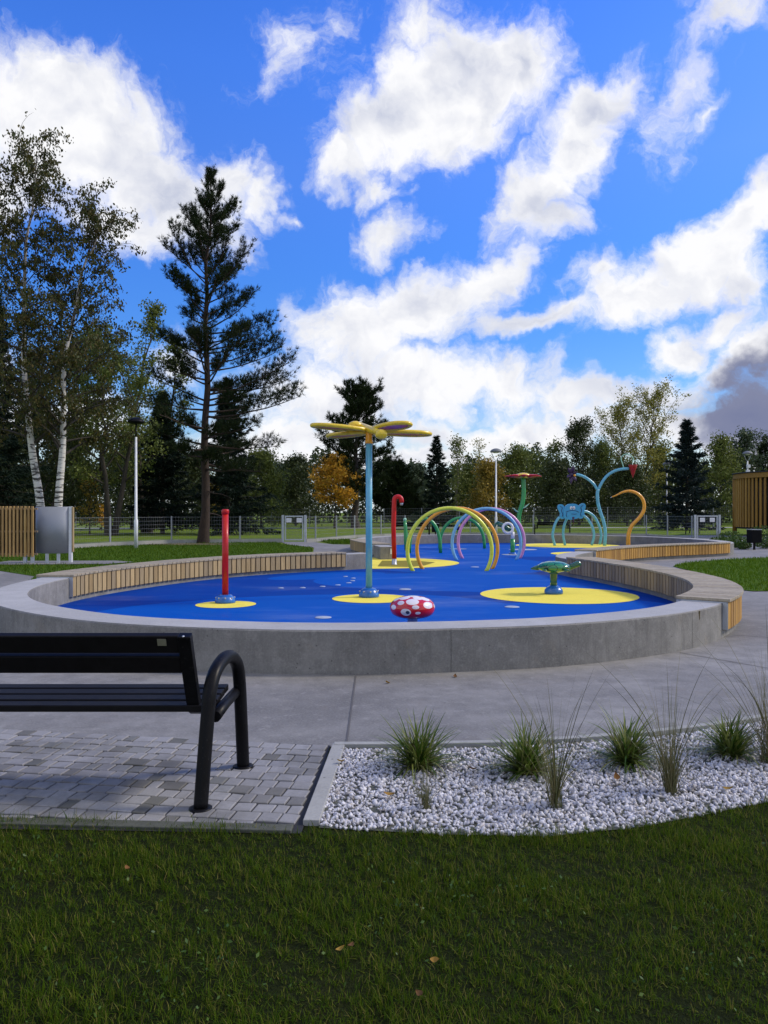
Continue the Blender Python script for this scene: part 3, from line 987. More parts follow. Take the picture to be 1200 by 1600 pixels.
def timber_bench(i0, i1, label, wood_in, wood_out, slats_in=True, slats_out=True):
    t = thing('timber_bench', label, 'bench', off((i0 + i1) // 2, WALL_T / 2, 0), 0, 'timber benches along the low wall')
    o = t.location
    seat = MB()
    cl_in, cl_out = MB(), MB()
    for i in range(i0, i1 - 0):
        c0, c1 = off(i, -0.065, 0), off(i + 1, -0.065, 0)
        d0, d1 = off(i, WALL_T + 0.075, 0), off(i + 1, WALL_T + 0.075, 0)
        g = 0.05
        q = [c0.lerp(c1, g), c0.lerp(c1, 1 - g), d0.lerp(d1, 1 - g), d0.lerp(d1, g)]
        zt = 0.432 + slat_rng.uniform(-.0015, .0015)
        q = [p - o for p in q]
        vs = [(p.x, p.y, 0.398) for p in q] + [(p.x, p.y, zt) for p in q]
        seat.add(vs, [(3, 2, 1, 0), (4, 5, 6, 7), (0, 1, 5, 4), (1, 2, 6, 5), (2, 3, 7, 6), (3, 0, 4, 7)])
        for mb, oo, use in ((cl_in, -0.038, slats_in), (cl_out, WALL_T + 0.042, slats_out)):
            if not use:
                continue
            a, b = off(i, oo, 0), off(i + 1, oo, 0)
            c = (a + b) / 2 - o
            w = (b - a).length
            ang = math.atan2((b - a).y, (b - a).x)
            mb.box((c.x, c.y, 0.243 + slat_rng.uniform(-.002, .002)), (w * 0.79, 0.026, 0.306), ang)
    seat.build('seat_planks', M['wood_seat'], t, bevel=0.004)
    if slats_in:
        cl_in.build('slat_cladding', wood_in, t, bevel=0.003)
    if slats_out:
        cl_out.build('slat_cladding', wood_out, t, bevel=0.003)
    fr = MB()
    for (a, b) in ((-0.022, -0.002), (WALL_T + 0.002, WALL_T + 0.026)):
        s = [(a, 0.095), (a, 0.392), (b, 0.392), (b, 0.095)]
        k = len(fr.v)
        sweep(fr, i0, i1, s)
    s = [(-0.02, 0.383), (-0.02, 0.396), (WALL_T + 0.02, 0.396), (WALL_T + 0.02, 0.383)]
    sweep(fr, i0, i1, s)
    fr.v = [(x - o.x, y - o.y, z) for (x, y, z) in fr.v]
    fr.build('backing_frame', M['dark'], t)
    for e, sgn in ((i0, -1), (i1, 1)):
        ep = MB()
        for (oa, ob, za, zb) in ((-0.052, 0.0 - 0.001, 0.09, 0.395), (WALL_T + 0.001, WALL_T + 0.056, 0.09, 0.395), (-0.052, WALL_T + 0.056, WALL_H + .003, 0.396)):
            p0, p1 = off(e, oa, 0) - o, off(e, ob, 0) - o
            n = TAN[e] * sgn * 0.012
            vs = [(p0.x, p0.y, za), (p1.x, p1.y, za), (p1.x, p1.y, zb), (p0.x, p0.y, zb),
                  (p0.x + n.x, p0.y + n.y, za), (p1.x + n.x, p1.y + n.y, za), (p1.x + n.x, p1.y + n.y, zb), (p0.x + n.x, p0.y + n.y, zb)]
            ep.add(vs, [(0, 1, 2, 3), (7, 6, 5, 4), (0, 4, 5, 1), (1, 5, 6, 2), (2, 6, 7, 3), (3, 7, 4, 0)])
        ep.build('end_plate', M['zinc'], t)
    return t


timber_bench(near(-0.95, 18.45), near(-4.84, 11.9), 'long curved timber bench with tan slats beside the lawn and red post', M['wood_tan'], M['wood_tan'])
timber_bench(near(3.45, 8.88), near(3.98, 16.6), 'crescent timber bench with shaded inner slats, its near end facing the gravel bed', M['wood_shaded'], M['wood_sunlit'])
timber_bench(near(5.0, 19.9), near(10.75, 25.0), 'timber bench with sunlit golden slats under the orange hooked pipe', M['wood_sunlit'], M['wood_sunlit'])
timber_bench(near(-0.72, 27.9), near(0.12, 23.5), 'short curved timber bench beside the bent red shower pipe', M['wood_tan'], M['wood_tan'])

# ------------------------------------------------------------------ spray nozzles in the blue floor
noz = None
for (u, v, r) in [(439, 919.4, .055), (473, 919, .055), (504, 917, .055), (528, 914.7, .055), (545, 911.3, .055), (551, 908, .05), (552, 904, .05), (540, 901.4, .05),
                  (505, 965.6, .11), (800, 949, .11), (633, 921.4, .11), (742, 886.4, .11)]:
    x, y = P(u, v)
    if noz is None:
        mb = MB().lathe([(r, 0.0), (r, 0.006), (r * .8, 0.011), (0, 0.012)], seg=20)
        noz = mb.build('spray_nozzle', M['rubber_white'], None, (x, y, 0.004))
        noz_mesh = noz.data
        o = noz
    else:
        o = noz.copy()
        COL.objects.link(o)
        o.location = (x, y, 0.004)
        k = r / .055
        o.scale = (k, k, 1)
    big = r > .1
    tag(o, {505: 'large white floor nozzle in the dark blue near the wall', 800: 'large white floor nozzle in front of the yellow disc under the turtle',
            633: 'large white floor nozzle on the shiny blue floor just behind the mushroom seat', 742: 'large white floor nozzle between the lime hoop and orange hoop'}.get(int(u),
            'small white floor nozzle in the row between the tan bench and dragonfly pole'), 'nozzle', 'white nozzles set flush in the blue floor')


# ------------------------------------------------------------------ water toys
def base_dome(t, r=0.14, h=0.13, mat='base_blue'):
    b = MB().lathe([(r * 1.0, 0), (r * 1.02, h * .15), (r * .97, h * .4), (r * .84, h * .72), (r * .62, h * .95), (r * .45, h), (0, h)], seg=28)
    o = b.build('base', M[mat], t)
    for k in range(8):
        a = k * math.pi / 4 + .2
        MB().tube([(r * .86 * math.cos(a), r * .86 * math.sin(a), h * .55), (r * .93 * math.cos(a), r * .93 * math.sin(a), h * .72)], 0.012, 6).build('bolt', M['zinc'], o)
    return o


def at(u, v, z=0.008):
    x, y = P(u, v, 0)
    return (x, y, z)


# red post
t = thing('spray_post', 'straight red spray post on a blue foot in a small yellow disc', 'spray post', at(352, 942.5))
base_dome(t, .155, .125)
MB().tube([(0, 0, .1), (0, 0, 1.36)], 0.049, 20).build('post', M['red'], t)
MB().lathe([(.049, 1.362), (.057, 1.366), (.057, 1.412), (.050, 1.432), (0, 1.436)], seg=24).build('cap', M['red'], t)

# dragonfly
t = thing('dragonfly_sprinkler', 'yellow dragonfly sprinkler on a tall sky blue pole', 'sprinkler', at(576.5, 933.5))
base_dome(t, .165, .15)
MB().tube([(0, 0, .12), (0, 0, 2.55)], 0.053, 22).build('pole', M['cyan'], t)
MB().lathe([(.055, 2.51), (.066, 2.52), (.066, 2.56), (.056, 2.575), (.052, 2.71), (.052, 2.73)], seg=24).build('collar', M['orange'], t)
body_pts = [Vector((-0.20, 0.62, 2.865)), Vector((-0.16, 0.45, 2.84)), Vector((-.05, 0.16, 2.785)), Vector((0, 0, 2.745)), Vector((.09, -.24, 2.695)), Vector((.17, -.46, 2.655))]
MB().tube(body_pts, [.07, .075, .06, .065, .055, .04], 14).build('body', M['yellow'], t)
MB().ball((-0.24, .30, 2.845), .10, 16, 10, (1.2, 1, .75)).build('head', M['yellow'], t)
MB().ball((.205, -.53, 2.61), .085, 16, 10, (1.15, 1, .95)).build('tail_bulb', M['yellow'], t)
# wings: direction in plan, length, half width, lift along the wing, roll
for (ang, L, hw, lift, roll, z0) in [(193, 0.94, .20, .055, 1, 2.735), (-38, .82, .20, .055, -5, 2.73), (12, 1.04, .20, -.01, -3, 2.70), (143, .86, .20, -.02, 0, 2.70)]:
    rot = Matrix.Rotation(R(ang), 3, 'Z') @ Matrix.Rotation(-math.atan2(lift, L), 3, 'Y') @ Matrix.Rotation(R(roll), 3, 'X')
    out = []
    for k in range(33):
        a = 2 * math.pi * k / 32
        xx = 0.07 + (L - .07) * (1 - math.cos(a)) / 2
        w = hw * math.sin(a) * (0.42 + .58 * min(1, ((xx / L)) ** .75 * 1.2))
        out.append(Vector((xx, w, 0)))
    wg = MB().tube(out, 0.034, 10, cap=False).build('wing', M['yellow'], t, (0, 0, z0))
    wg.rotation_euler = rot.to_euler()
    pn = MB().prism([(p.x, p.y * .98) for p in out[:-1]], -0.012, 0.012).build('wing_panel', M['wing' if ang == -38 else 'wing_red'], wg)

# bent red shower
t = thing('shower_pipe', 'bent red shower pipe standing in the yellow floor by the wall end', 'shower', at(616, 883.0))
MB().lathe([(.075, 0), (.075, .02), (.062, .03), (.062, .16), (.058, .17)], seg=20).build('socket', M['zinc'], t)
pts = [(0, 0, .15), (-.02, 0, 1.0), (0.0, 0, 1.70)] + [(.095 - .095 * math.cos(a), 0, 1.70 + .095 * math.sin(a)) for a in (R(q) for q in range(20, 181, 20))] + [(.19, 0, 1.64)]
MB().tube(pts, .062, 16).build('pipe', M['red'], t)
MB().lathe([(.034, 1.57), (.045, 1.60), (.045, 1.645)], (.19, 0, 0), 14).build('shower_head', M['zinc'], t)


# hoops
def hoop(u, d, rad, h, mat, label, tube=0.055, tilt=0.0):
    x = (u - 600) / 1200 * d
    t = tag(MB().tube([(math.cos(a) * rad, 0, h - rad + math.sin(a) * rad) for a in
                       np.linspace(-math.asin((h - rad) / rad) - .03, math.pi + math.asin((h - rad) / rad) + .03, 48)], tube, 14).build('water_hoop', M[mat], None, (x, d, 0.0), (0, 0, tilt)), label, 'hoop', 'coloured water hoops')
    return t


hoop(702.5, 18.2, 1.0, 1.49, 'lime', 'lime green hoop, the nearest of the walk-through water hoops', .047)
hoop(714.5, 18.85, 0.99, 1.49, 'orange', 'orange hoop standing right behind the lime green one', .046)
hoop(760, 22.4, 1.0, 1.50, 'hoop_blue', 'pale blue hoop in front of the pink one', .046)
hoop(767.5, 23.2, 1.0, 1.50, 'pink', 'pink hoop behind the pale blue one', .046)

# green serpent of pipes
t = thing('grass_blade_post', 'upright green post with pale tip beside the red shower pipe', 'spray post', (P(633.5, 860)[0], 28.0, 0.006))
MB().tube([(0.05, 0, 0), (0.02, 0, .35), (0, 0, .8), (-0.02, 0, 1.08)], [.085, .08, .065, .05], 14).build('stalk', M['green'], t)
MB().ball((-0.02, 0, 1.12), .062, 12, 8).build('tip', M['pale_green'], t)
for (uc, d, w, h, lab) in [(664, 26.2, 1.06, 1.16, 'small green arch half hidden behind the lime hoop'), (722, 29.5, 1.72, 1.17, 'wide green arch behind the blue and pink hoops')]:
    x = (uc - 600) / 1200 * d
    pts = [(-w / 2 * math.cos(a) * (1 if math.sin(a) > .0 else 1), 0, h * math.sin(a) ** .8) for a in np.linspace(0.0, math.pi, 30)]
    tag(MB().tube(pts, .06, 12).build('green_arch', M['green'], None, (x, d, 0.004)), lab, 'arch', 'green pipe arches')
t = thing('bee_spinner', 'small black and yellow bee figure on a thin stalk inside the pink hoop', 'water toy', (P(715.5, 858)[0], 29.0, .012))
MB().tube([(0, 0, 0), (0, 0, .72)], .03, 10).build('stalk', M['green'], t)
MB().ball((0, 0, .80), .11, 14, 8, (1, 1, .9)).build('body', M['purple'], t)
MB().lathe([(.10, .83), (.105, .90), (.07, 1.0), (0.015, 1.1)], seg=14).build('hat', M['yellow'], t)

# water cannon
t = thing('water_cannon', 'dark green water cannon with white ring on a green post inside the blue hoop', 'water cannon', at(801, 866.5, .012))
MB().lathe([(.13, 0), (.13, .03), (.09, .06), (.07, .07)], seg=18).build('foot', M['base_blue'], t)
MB().tube([(0, 0, .05), (0, 0, .50)], .075, 16).build('post', M['green'], t)
MB().tube([(0, 0, .502), (0, 0, .74)], .06, 16).build('neck', M['white'], t)
rg = MB()
rg.tube([(-.17 + .16 * math.cos(a), -.08 + .03 * math.sin(a), .86 + .16 * math.sin(a)) for a in np.linspace(0, 2 * math.pi, 29)], .042, 10, cap=False)
rg.build('ring', M['white'], t)
MB().tube([(-.02, 0, .76), (-.28, .1, .92), (-.50, .18, 1.04)], [.06, .085, .055], 12).build('barrel', M['dark_green'], t)
MB().tube([(-.50, .18, 1.04), (-.60, .2, .85), (-.68, .22, .60)], [.03, .045, .02], 10).build('handle', M['dark_green'], t)

# flower sprinkler
t = thing('flower_sprinkler', 'red flower sprinkler with yellow centre on a wavy green stem', 'sprinkler', (P(818, 857)[0] - .05, 29.5, .012))
st = [(0.06, 0, 0), (0.05, 0, .45), (-.12, 0, .95), (-.10, 0, 1.35), (0.02, 0, 1.75), (0.06, 0, 2.2), (0.04, 0, 2.72)]
MB().tube(spline(st, .12), .085, 14).build('stem', M['green'], t)
for (z, s, x) in [(1.52, 1, -.02), (1.36, -1, -.08)]:
    lf = MB()
    lf.tube([(x, 0, z), (x + s * .14, -.02, z + .06), (x + s * .30, -.03, z + .20)], [.05, .075, .012], 10, flat=.4)
    lf.build('leaf', M['pale_green'], t)
for k in range(7):
    a = k * 2 * math.pi / 7 + .15
    pt = MB()
    prof = [(.16, .10, .05), (.3, .17, .06), (.46, .19, .05), (.60, .13, .03), (.74, .01, .008)]
    vs = []
    for (r, w, th) in prof:
        for (yy, zz) in ((-w, 0), (0, th), (w, 0), (0, -th)):
            vs.append((r, yy, zz + .035 * math.sin(r * 3)))
    fs = [(0, 3, 2, 1)]
    for i in range(len(prof) - 1):
        for q in range(4):
            q2 = (q + 1) % 4
            fs.append((i * 4 + q, i * 4 + q2, i * 4 + 4 + q2, i * 4 + 4 + q))
    fs.append(tuple(16 + q for q in range(4)))
    pt.add(vs, fs, True)
    pt.build('petal', M['red'], t, (0.04, 0, 2.74), (0, 0, a))
MB().lathe([(0, -.07), (.18, -.06), (.28, 0), (.29, .03), (.24, .085), (.13, .125), (0, .14)], (0.04, 0, 2.76), 28).build('flower_centre', M['yellow'], t)

# mushroom seat
mx, my = 0.30, 8.1
t = thing('mushroom_seat', 'red mushroom seat with white spots and an eye just behind the near wall', 'spinning seat', (mx, my, .008))
MB().lathe([(.155, 0), (.155, .02), (.13, .055), (.075, .085), (.06, .09)], seg=28).build('base', M['base_blue'], t)
MB().lathe([(.055, .08), (.05, .12), (.055, .26), (.075, .30)], seg=20).build('stem', M['zinc'], t)
prof = [(.02, .272), (.10, .275), (.17, .292), (.215, .32), (.236, .36), (.238, .40), (.222, .44), (.185, .472), (.125, .494), (.06, .505), (0, .508)]
spots = []
for (azd, eld, r) in [(-150, 8, .30), (-128, 32, .26), (-92, 40, .42), (-84, 14, .24), (-45, 20, .42), (-30, 52, .36), (-8, 10, .30), (-62, 62, .34), (-140, 62, .38), (-20, -14, .0),
                      (-78, -14, .18), (30, 20, .4), (60, 45, .35), (95, 15, .42), (130, 40, .35), (160, 5, .38), (190, 45, .3), (0, 88, .4)]:
    if r > 0:
        a, e = R(azd), R(eld)
        spots.append(((math.cos(a) * math.cos(e), math.sin(a) * math.cos(e), math.sin(e) * 1.0), r * .68))
cap = MB().lathe([(r, z - .385) for (r, z) in prof], (0, 0, 0), 40).build('cap', mushroom_mat(spots, (1, 1, 1.9)), t, (0, 0, .385))


def on_cap(azd, z, lift=0.003):
    for (r0, z0), (r1, z1) in zip(prof, prof[1:]):
        if z0 <= z <= z1:
            r = r0 + (r1 - r0) * (z - z0) / (z1 - z0) + lift
            return Vector((math.cos(R(azd)) * r, math.sin(R(azd)) * r, z))


def cap_patch(name, azc, zc, wa, hz, mat, lift, parent):
    n, rings = 24, 4
    vs = [on_cap(azc, zc, lift)]
    fs = []
    for q in range(1, rings + 1):
        for k in range(n):
            a = 2 * math.pi * k / n
            vs.append(on_cap(azc + wa * q / rings * math.cos(a), zc + hz * q / rings * math.sin(a), lift))
    for k in range(n):
        fs.append((0, 1 + k, 1 + (k + 1) % n))
    for q in range(1, rings):
        for k in range(n):
            b0, b1 = 1 + (q - 1) * n, 1 + q * n
            fs.append((b0 + k, b1 + k, b1 + (k + 1) % n, b0 + (k + 1) % n))
    mb = MB()
    mb.add(vs, fs, True)
    return mb.build(name, mat, parent)


ey = cap_patch('eye', -109, .363, 13.5, .037, M['white'], .003, t)
cap_patch('pupil', -104, .362, 5.0, .017, M['ink'], .005, ey)

# turtle seat
tx, ty, _ = at(865, 928.5)
t = thing('turtle_seat', 'green turtle seat on a blue foot in the large yellow disc', 'spinning seat', (tx, ty, .008))
MB().lathe([(.155, 0), (.158, .03), (.15, .07), (.12, .11), (.08, .135), (.06, .145)], seg=28).build('base', M['base_blue'], t)
MB().lathe([(.06, .13), (.058, .2), (.062, .33), (.10, .372)], seg=18).build('stem', M['dark_green'], t)
MB().lathe([(0, -.085), (.12, -.078), (.22, -.05), (.285, -.012), (.295, .012), (.27, .045), (.20, .085), (.11, .108), (0, .116)], (0, 0, 0), 40, 1.0, .85).build('shell', M['shell'], t, (0.0, 0, .445))
MB().tube([(.24, 0, .44), (.33, -.01, .475), (.41, -.02, .51), (.455, -.02, .525)], [.055, .05, .055, .035], 12).build('head', M['dark_green'], t)
MB().tube([(-.26, 0, .445), (-.33, 0, .435), (-.39, 0, .425)], [.05, .03, .01], 10).build('tail', M['dark_green'], t)
for s in (-1, 1):
    MB().tube([(.12, .17 * s, .42), (.17, .25 * s, .415), (.2, .30 * s, .42)], [.04, .045, .025], 8, flat=.5).build('flipper', M['dark_green'], t)
    MB().tube([(-.14, .16 * s, .42), (-.2, .23 * s, .415), (-.24, .27 * s, .42)], [.035, .04, .02], 8, flat=.5).build('flipper', M['dark_green'], t)

# elephant arch
ED = 31.7
ex = (893 - 600) / 1200 * ED
k = ED / 1200
t = thing('elephant_arch', 'blue elephant face spraying arch on curved pipe legs over the far yellow disc', 'water toy', (ex, ED, .012))


def ez(v):
    return CAM_H - (v - 800) * k - .012


def eo(u):
    return (u - 893) * k


def lobed(pts, n=3):
    return [(p.x, p.y) for p in spline(pts, .06, True)]


def trace(pts):
    return lobed([(eo(780 + x / 7.5), ez(680 + y / 7.5)) for x, y in pts])


face = trace([(768, 845), (795, 813), (840, 803), (890, 805), (925, 825), (948, 870), (945, 930), (925, 968), (880, 984), (830, 990), (788, 984), (760, 970), (750, 930), (755, 880)])
fo = MB().plate(face, -.05, .05).build('face', M['elephant'], t)
for pts, line in (([(690, 820), (715, 808), (745, 815), (768, 842), (790, 880), (785, 930), (765, 972), (735, 983), (708, 960), (712, 922), (700, 888), (683, 850)], [(712, 832), (738, 850), (728, 890), (745, 925), (735, 955)]),
                  ([(925, 835), (955, 805), (985, 797), (1008, 810), (1012, 850), (995, 890), (1000, 930), (990, 960), (962, 978), (930, 970), (918, 930), (915, 880)], [(982, 822), (955, 842), (965, 885), (950, 920), (962, 952)])):
    e = MB().plate(trace(pts), -.02, .056).build('ear', M['elephant'], t)
    MB().tube(spline([(eo(780 + x / 7.5), -.022, ez(680 + y / 7.5)) for x, y in line], .04), .013, 6).build('ear_line', M['ink'], e)
for sgn in (-1, 1):
    e = MB().ball((sgn * .055 + .03, -.055, ez(793.6)), .062, 14, 8, (.9, .35, 1.15)).build('eye', M['white'], fo)
    MB().ball((sgn * .04 + .035, -.078, ez(794)), .022, 10, 6, (1, .4, 1)).build('pupil', M['ink'], e)
ln = MB()
ln.tube([(-.24, -.052, ez(800)), (-.1, -.052, ez(798)), (.03, -.052, ez(797.4)), (.16, -.052, ez(798)), (.3, -.052, ez(800.5))], .012, 6)
ln.tube([(-.20, -.052, ez(801)), (-.23, -.052, ez(805)), (-.2, -.052, ez(808))], .011, 6)
ln.tube([(-.02, -.052, ez(803)), (.1, -.052, ez(803.4)), (.2, -.052, ez(803))], .012, 6)
ln.build('face_line', M['ink'], fo)
MB().tube([(.06, -.04, ez(808)), (.065, -.06, ez(813)), (.07, -.06, ez(820))], [.05, .03, .02], 10).build('nozzle', M['purple'], t)
for pts in ([(eo(874), 0, ez(808)), (eo(869), 0, ez(815)), (eo(865), 0, ez(826)), (eo(863.5), 0, ez(838)), (eo(867), 0, 0)],
            [(eo(888), .25, ez(810)), (eo(884), .3, ez(822)), (eo(882.5), .3, ez(836)), (eo(885.5), .3, 0)],
            [(eo(911), 0, ez(805)), (eo(919), 0, ez(812)), (eo(926), 0, ez(825)), (eo(928), 0, ez(838)), (eo(924), 0, 0)],
            [(eo(909), .25, ez(799)), (eo(921), .4, ez(799.5)), (eo(934), .5, ez(808)), (eo(942), .5, ez(824)), (eo(944.5), .5, ez(838)), (eo(942), .5, 0)]):
    MB().tube(spline(pts, .1), .055, 12).build('leg', M['cyan'], t)

# forked flower pole
FD = 31.7
fx = (943 - 600) / 1200 * FD
t = thing('forked_pole', 'tall sky blue forked pole with a dark flower, a thin loop and a red cone', 'water toy', (fx, FD, .012))


def fq(cu, cv, y=0.0):
    u, v = 900 + cu / 7.5, 680 + cv / 7.5
    return ((u - 943) * k, y, CAM_H - (v - 800) * k - .012)


q0 = fq(335, 1300)
trunk = [(q0[0], 0, 0), fq(343, 1130), fq(322, 1010), fq(285, 900), fq(258, 800), fq(250, 700), fq(258, 630)]
MB().tube(spline(trunk, .12), .068, 14).build('stem', M['cyan'], t)
MB().tube(spline([fq(256, 650), fq(205, 570), fq(110, 495), fq(30, 464), fq(-30, 452)], .12), .058, 12).build('branch', M['cyan'], t)
MB().tube(spline([fq(258, 650), fq(300, 560), fq(360, 480), fq(440, 425), fq(530, 398), fq(625, 392)], .12), .058, 12).build('branch', M['cyan'], t)
MB().tube(spline([fq(560, 392), fq(545, 335), fq(528, 285), fq(545, 240), fq(590, 222), fq(640, 236), fq(672, 275), fq(660, 315)], .08), .022, 8).build('thin_loop', M['pale_green'], t)
c = fq(666, 350)
MB().lathe([(0.012, -.54), (.06, -.38), (.12, -.18), (.185, 0.0), (.18, .012), (.02, .02)], c, 18).build('cone', M['cone_red'], t)
c = Vector(fq(-52, 462))
fl = MB()
fl.ball(c, .10, 12, 8)
for q in range(6):
    a = q * math.pi / 3 + .3
    dv = Vector((math.cos(a) * .6, -.35, math.sin(a)))
    fl.tube([c + dv * .05, c + dv * .22, c + dv * .40], [.06, .085, .01], 8, flat=.4)
fl.build('flower', M['purple'], t)
MB().ball(c + Vector((.1, -.1, -.04)), .05, 10, 6).build('flower_centre', M['orange'], t)

# orange hook
OD = 30.5
k2 = OD / 1200
ox = (982 - 600) / 1200 * OD
t = thing('hooked_pipe', 'orange hooked pipe tapering to a pointed nozzle behind the golden bench', 'water toy', (ox, OD, .012))


def oq(cu, cv):
    u, v = 900 + cu / 7.5, 680 + cv / 7.5
    return ((u - 982) * k2, 0, CAM_H - (v - 800) * k2 - .012)


pts = [(0, 0, 0), oq(612, 1285), oq(616, 1160), oq(655, 1060), oq(735, 975), oq(790, 890), oq(798, 800), oq(762, 722), oq(695, 672), oq(620, 654), oq(540, 670), oq(470, 705), oq(418, 724)]
sp = spline(pts, .1)
n = len(sp)
rad = [.082 - .02 * min(1, i / (n * .7)) - (.0 if i < n * .72 else .045 * (i / n - .72) / .28) for i in range(n)]
MB().tube(sp, rad, 14).build('pipe', M['orange'], t)
c = Vector(oq(420, 724))
MB().tube([c, c + Vector((-.06, 0, -.03))], [.02, .01], 8).build('nozzle', M['zinc'], t)
# ------------------------------------------------------------------ park benches
bench = thing('park_bench', 'black park bench with looped armrest standing on the grey setts in front', 'bench', (-1.86, 3.9, 0.006), 0, 'black park benches')
for s in (-1, 1):
    x = 1.05 * s
    ctrl = [(x - .05 + (yy + .3) * .15, yy, zz) for yy, zz in ((-.30, 0), (-.255, .22), (-.21, .42), (-.185, .52), (-.125, .60), (-.03, .640), (.05, .648), (.13, .632), (.205, .575), (.24, .48), (.265, .30), (.30, 0))]
    fr = MB().tube(spline(ctrl, .03), .034, 16).build('armrest_leg', M['black'], bench)
    for (px, py) in ((x - .05, -.30), (x + .04, .30)):
        MB().lathe([(.055, 0), (.055, .008), (.04, .011)], (px, py, 0), 16).build('foot_plate', M['black'], fr)
    MB().tube([(x - .005 * s, -.19, .405), (x - .0 * s, .0, .418), (x + .012 * s, .255, .425)], .028, 12).build('seat_rail', M['black'], bench)
    sp_ = spline([(x - .13 * s, .10, .41), (x - .13 * s, -.03, .405), (x - .13 * s, -.085, .43), (x - .135 * s, -.13, .54), (x - .14 * s, -.20, .72), (x - .142 * s, -.235, .812)], .03)
    sb = MB()
    vs, fs = [], []
    for i, p in enumerate(sp_):
        d = (sp_[min(i + 1, len(sp_) - 1)] - sp_[max(0, i - 1)]).normalized()
        nn = Vector((0, -d.z, d.y))
        for (a, b) in ((-.032, -.024), (.032, -.024), (.032, .024), (-.032, .024)):
            vs.append(p + Vector((a, 0, 0)) + nn * b)
    for i in range(len(sp_) - 1):
        for q in range(4):
            fs.append((i * 4 + q, i * 4 + (q + 1) % 4, i * 4 + 4 + (q + 1) % 4, i * 4 + 4 + q))
    fs += [(3, 2, 1, 0), tuple((len(sp_) - 1) * 4 + q for q in range(4))]
    sb.add(vs, fs)
    sb.build('back_support', M['black'], bench, bevel=.006)
slopes = [(-.212, .765), (-.168, .660)]
for (y, z) in slopes:
    rot = Matrix.Rotation(R(-23), 3, 'X')
    MB().box((0, 0, 0), (1.76, .036, .096)).build('backrest_slat', M['black_slat'], bench, (0, y, z), (R(22), 0, 0), bevel=.006)
for (y, z, rx) in [(-.085, .428, 0), (.012, .436, 2), (.11, .443, 2), (.21, .448, 0)]:
    MB().box((0, 0, 0), (2.04, .088, .034)).build('seat_slat', M['black_slat'], bench, (0, y, z), (R(rx), 0, 0), bevel=.005)
MB().box((0.80, -.2365, .772), (.042, .003, .036), Matrix.Rotation(R(22), 3, 'X')).build('name_plate', M['brass'], bench)
for (y, z) in ((-.246, .80), (-.232, .765), (-.196, .675), (-.186, .65)):
    MB().ball((.905, y, z), .007, 8, 6).build('bolt', M['zinc'], bench)

dup(bench, 'black bench seen end-on beyond the red shower pipe', (P(628, 839)[0] + .5, 43.0, 0), R(8))
dup(bench, 'black bench seen from behind, between the red flower stem and blue elephant', (P(862, 836)[0], 46.5, 0), R(-3))
dup(bench, 'black bench on the far lawn just outside the right-hand gate', (P(1078, 834)[0], 49.0, 0), R(62))

# ------------------------------------------------------------------ litter bin
bx, by = P(1178.5, 859)
lb = thing('litter_bin', 'square black litter bin on one post among low shrubs before the slatted kiosk', 'bin', (bx, by, 0), R(8), 'black litter bins')
MB().box((0, 0, .14), (.06, .06, .28)).build('post', M['black'], lb)
MB().prism([(-.2, -.17), (.2, -.17), (.2, .17), (-.2, .17)], .26, .74).build('bin_body', M['bin'], lb, bevel=.012)
rm = MB()
for (c, s) in (((0, -.165, .752), (.41, .02, .024)), ((0, .165, .752), (.41, .02, .024)), ((-.195, 0, .752), (.02, .31, .024)), ((.195, 0, .752), (.02, .31, .024))):
    rm.box(c, s)
rm.build('rim', M['zinc'], lb)
dup(lb, 'square black litter bin behind the small green arch', (P(679, 838)[0], 43.5, 0), 0)

# ------------------------------------------------------------------ street lamps
def lamp(u, d, H, label, style='dome', rz=0.0):
    t = thing('street_lamp', label, 'street lamp', ((u - 600) / 1200 * d, d, 0), rz, 'park lamps')
    MB().tube([(0, 0, 0), (0, 0, 1.1), (0, 0, 1.12), (0, 0, H - .62)], [.075, .075, .055, .042], 12).build('pole', M['lamp_white'], t)
    if style == 'dome':
        arms = MB()
        for s in (-1, 1):
            arms.tube([(0, 0, H - .64), (.12 * s, 0, H - .50), (.2 * s, 0, H - .30), (.27 * s, 0, H - .12)], .016, 8)
        arms.build('arms', M['zinc'], t)
        MB().lathe([(.33, H - .14), (.345, H - .12), (.33, H - .06), (.25, H + .02), (.12, H + .075), (0, H + .09)], seg=24).build('lamp_shade', M['fence_grey'], t)
        MB().lathe([(0, H - .20), (.14, H - .19), (.2, H - .142)], seg=18).build('diffuser', M['white'], t)
    else:
        MB().tube([(0, 0, H - .64), (0, 0, H - .1)], .028, 10).build('neck', M['black'], t)
        MB().lathe([(0, H - .13), (.24, H - .11), (.32, H - .05), (.31, H - .01), (.23, H + .065), (.1, H + .13), (0, H + .14)], seg=24).build('lamp_shade', M['black'], t)
    return t


lamp(212.5, 29.5, 4.9, 'white lamp post with a dark flat head standing on the lawn beside the birches', 'flat')
lamp(775, 44.5, 5.0, 'white lamp post with a dome on thin arms behind the blue hoop')
lamp(1042, 62, 5.35, 'thin lamp post standing against the broad blue-grey spruce')
lp = lamp(1168, 54, 5.6, 'lamp post with grey dome and cameras showing above the kiosk roof')
MB().box((0.02, -.1, 4.62), (.2, .2, .22)).build('camera_box', M['white'], lp)
MB().box((-.02, -.1, 4.22), (.22, .2, .26)).build('camera_box', M['white'], lp)

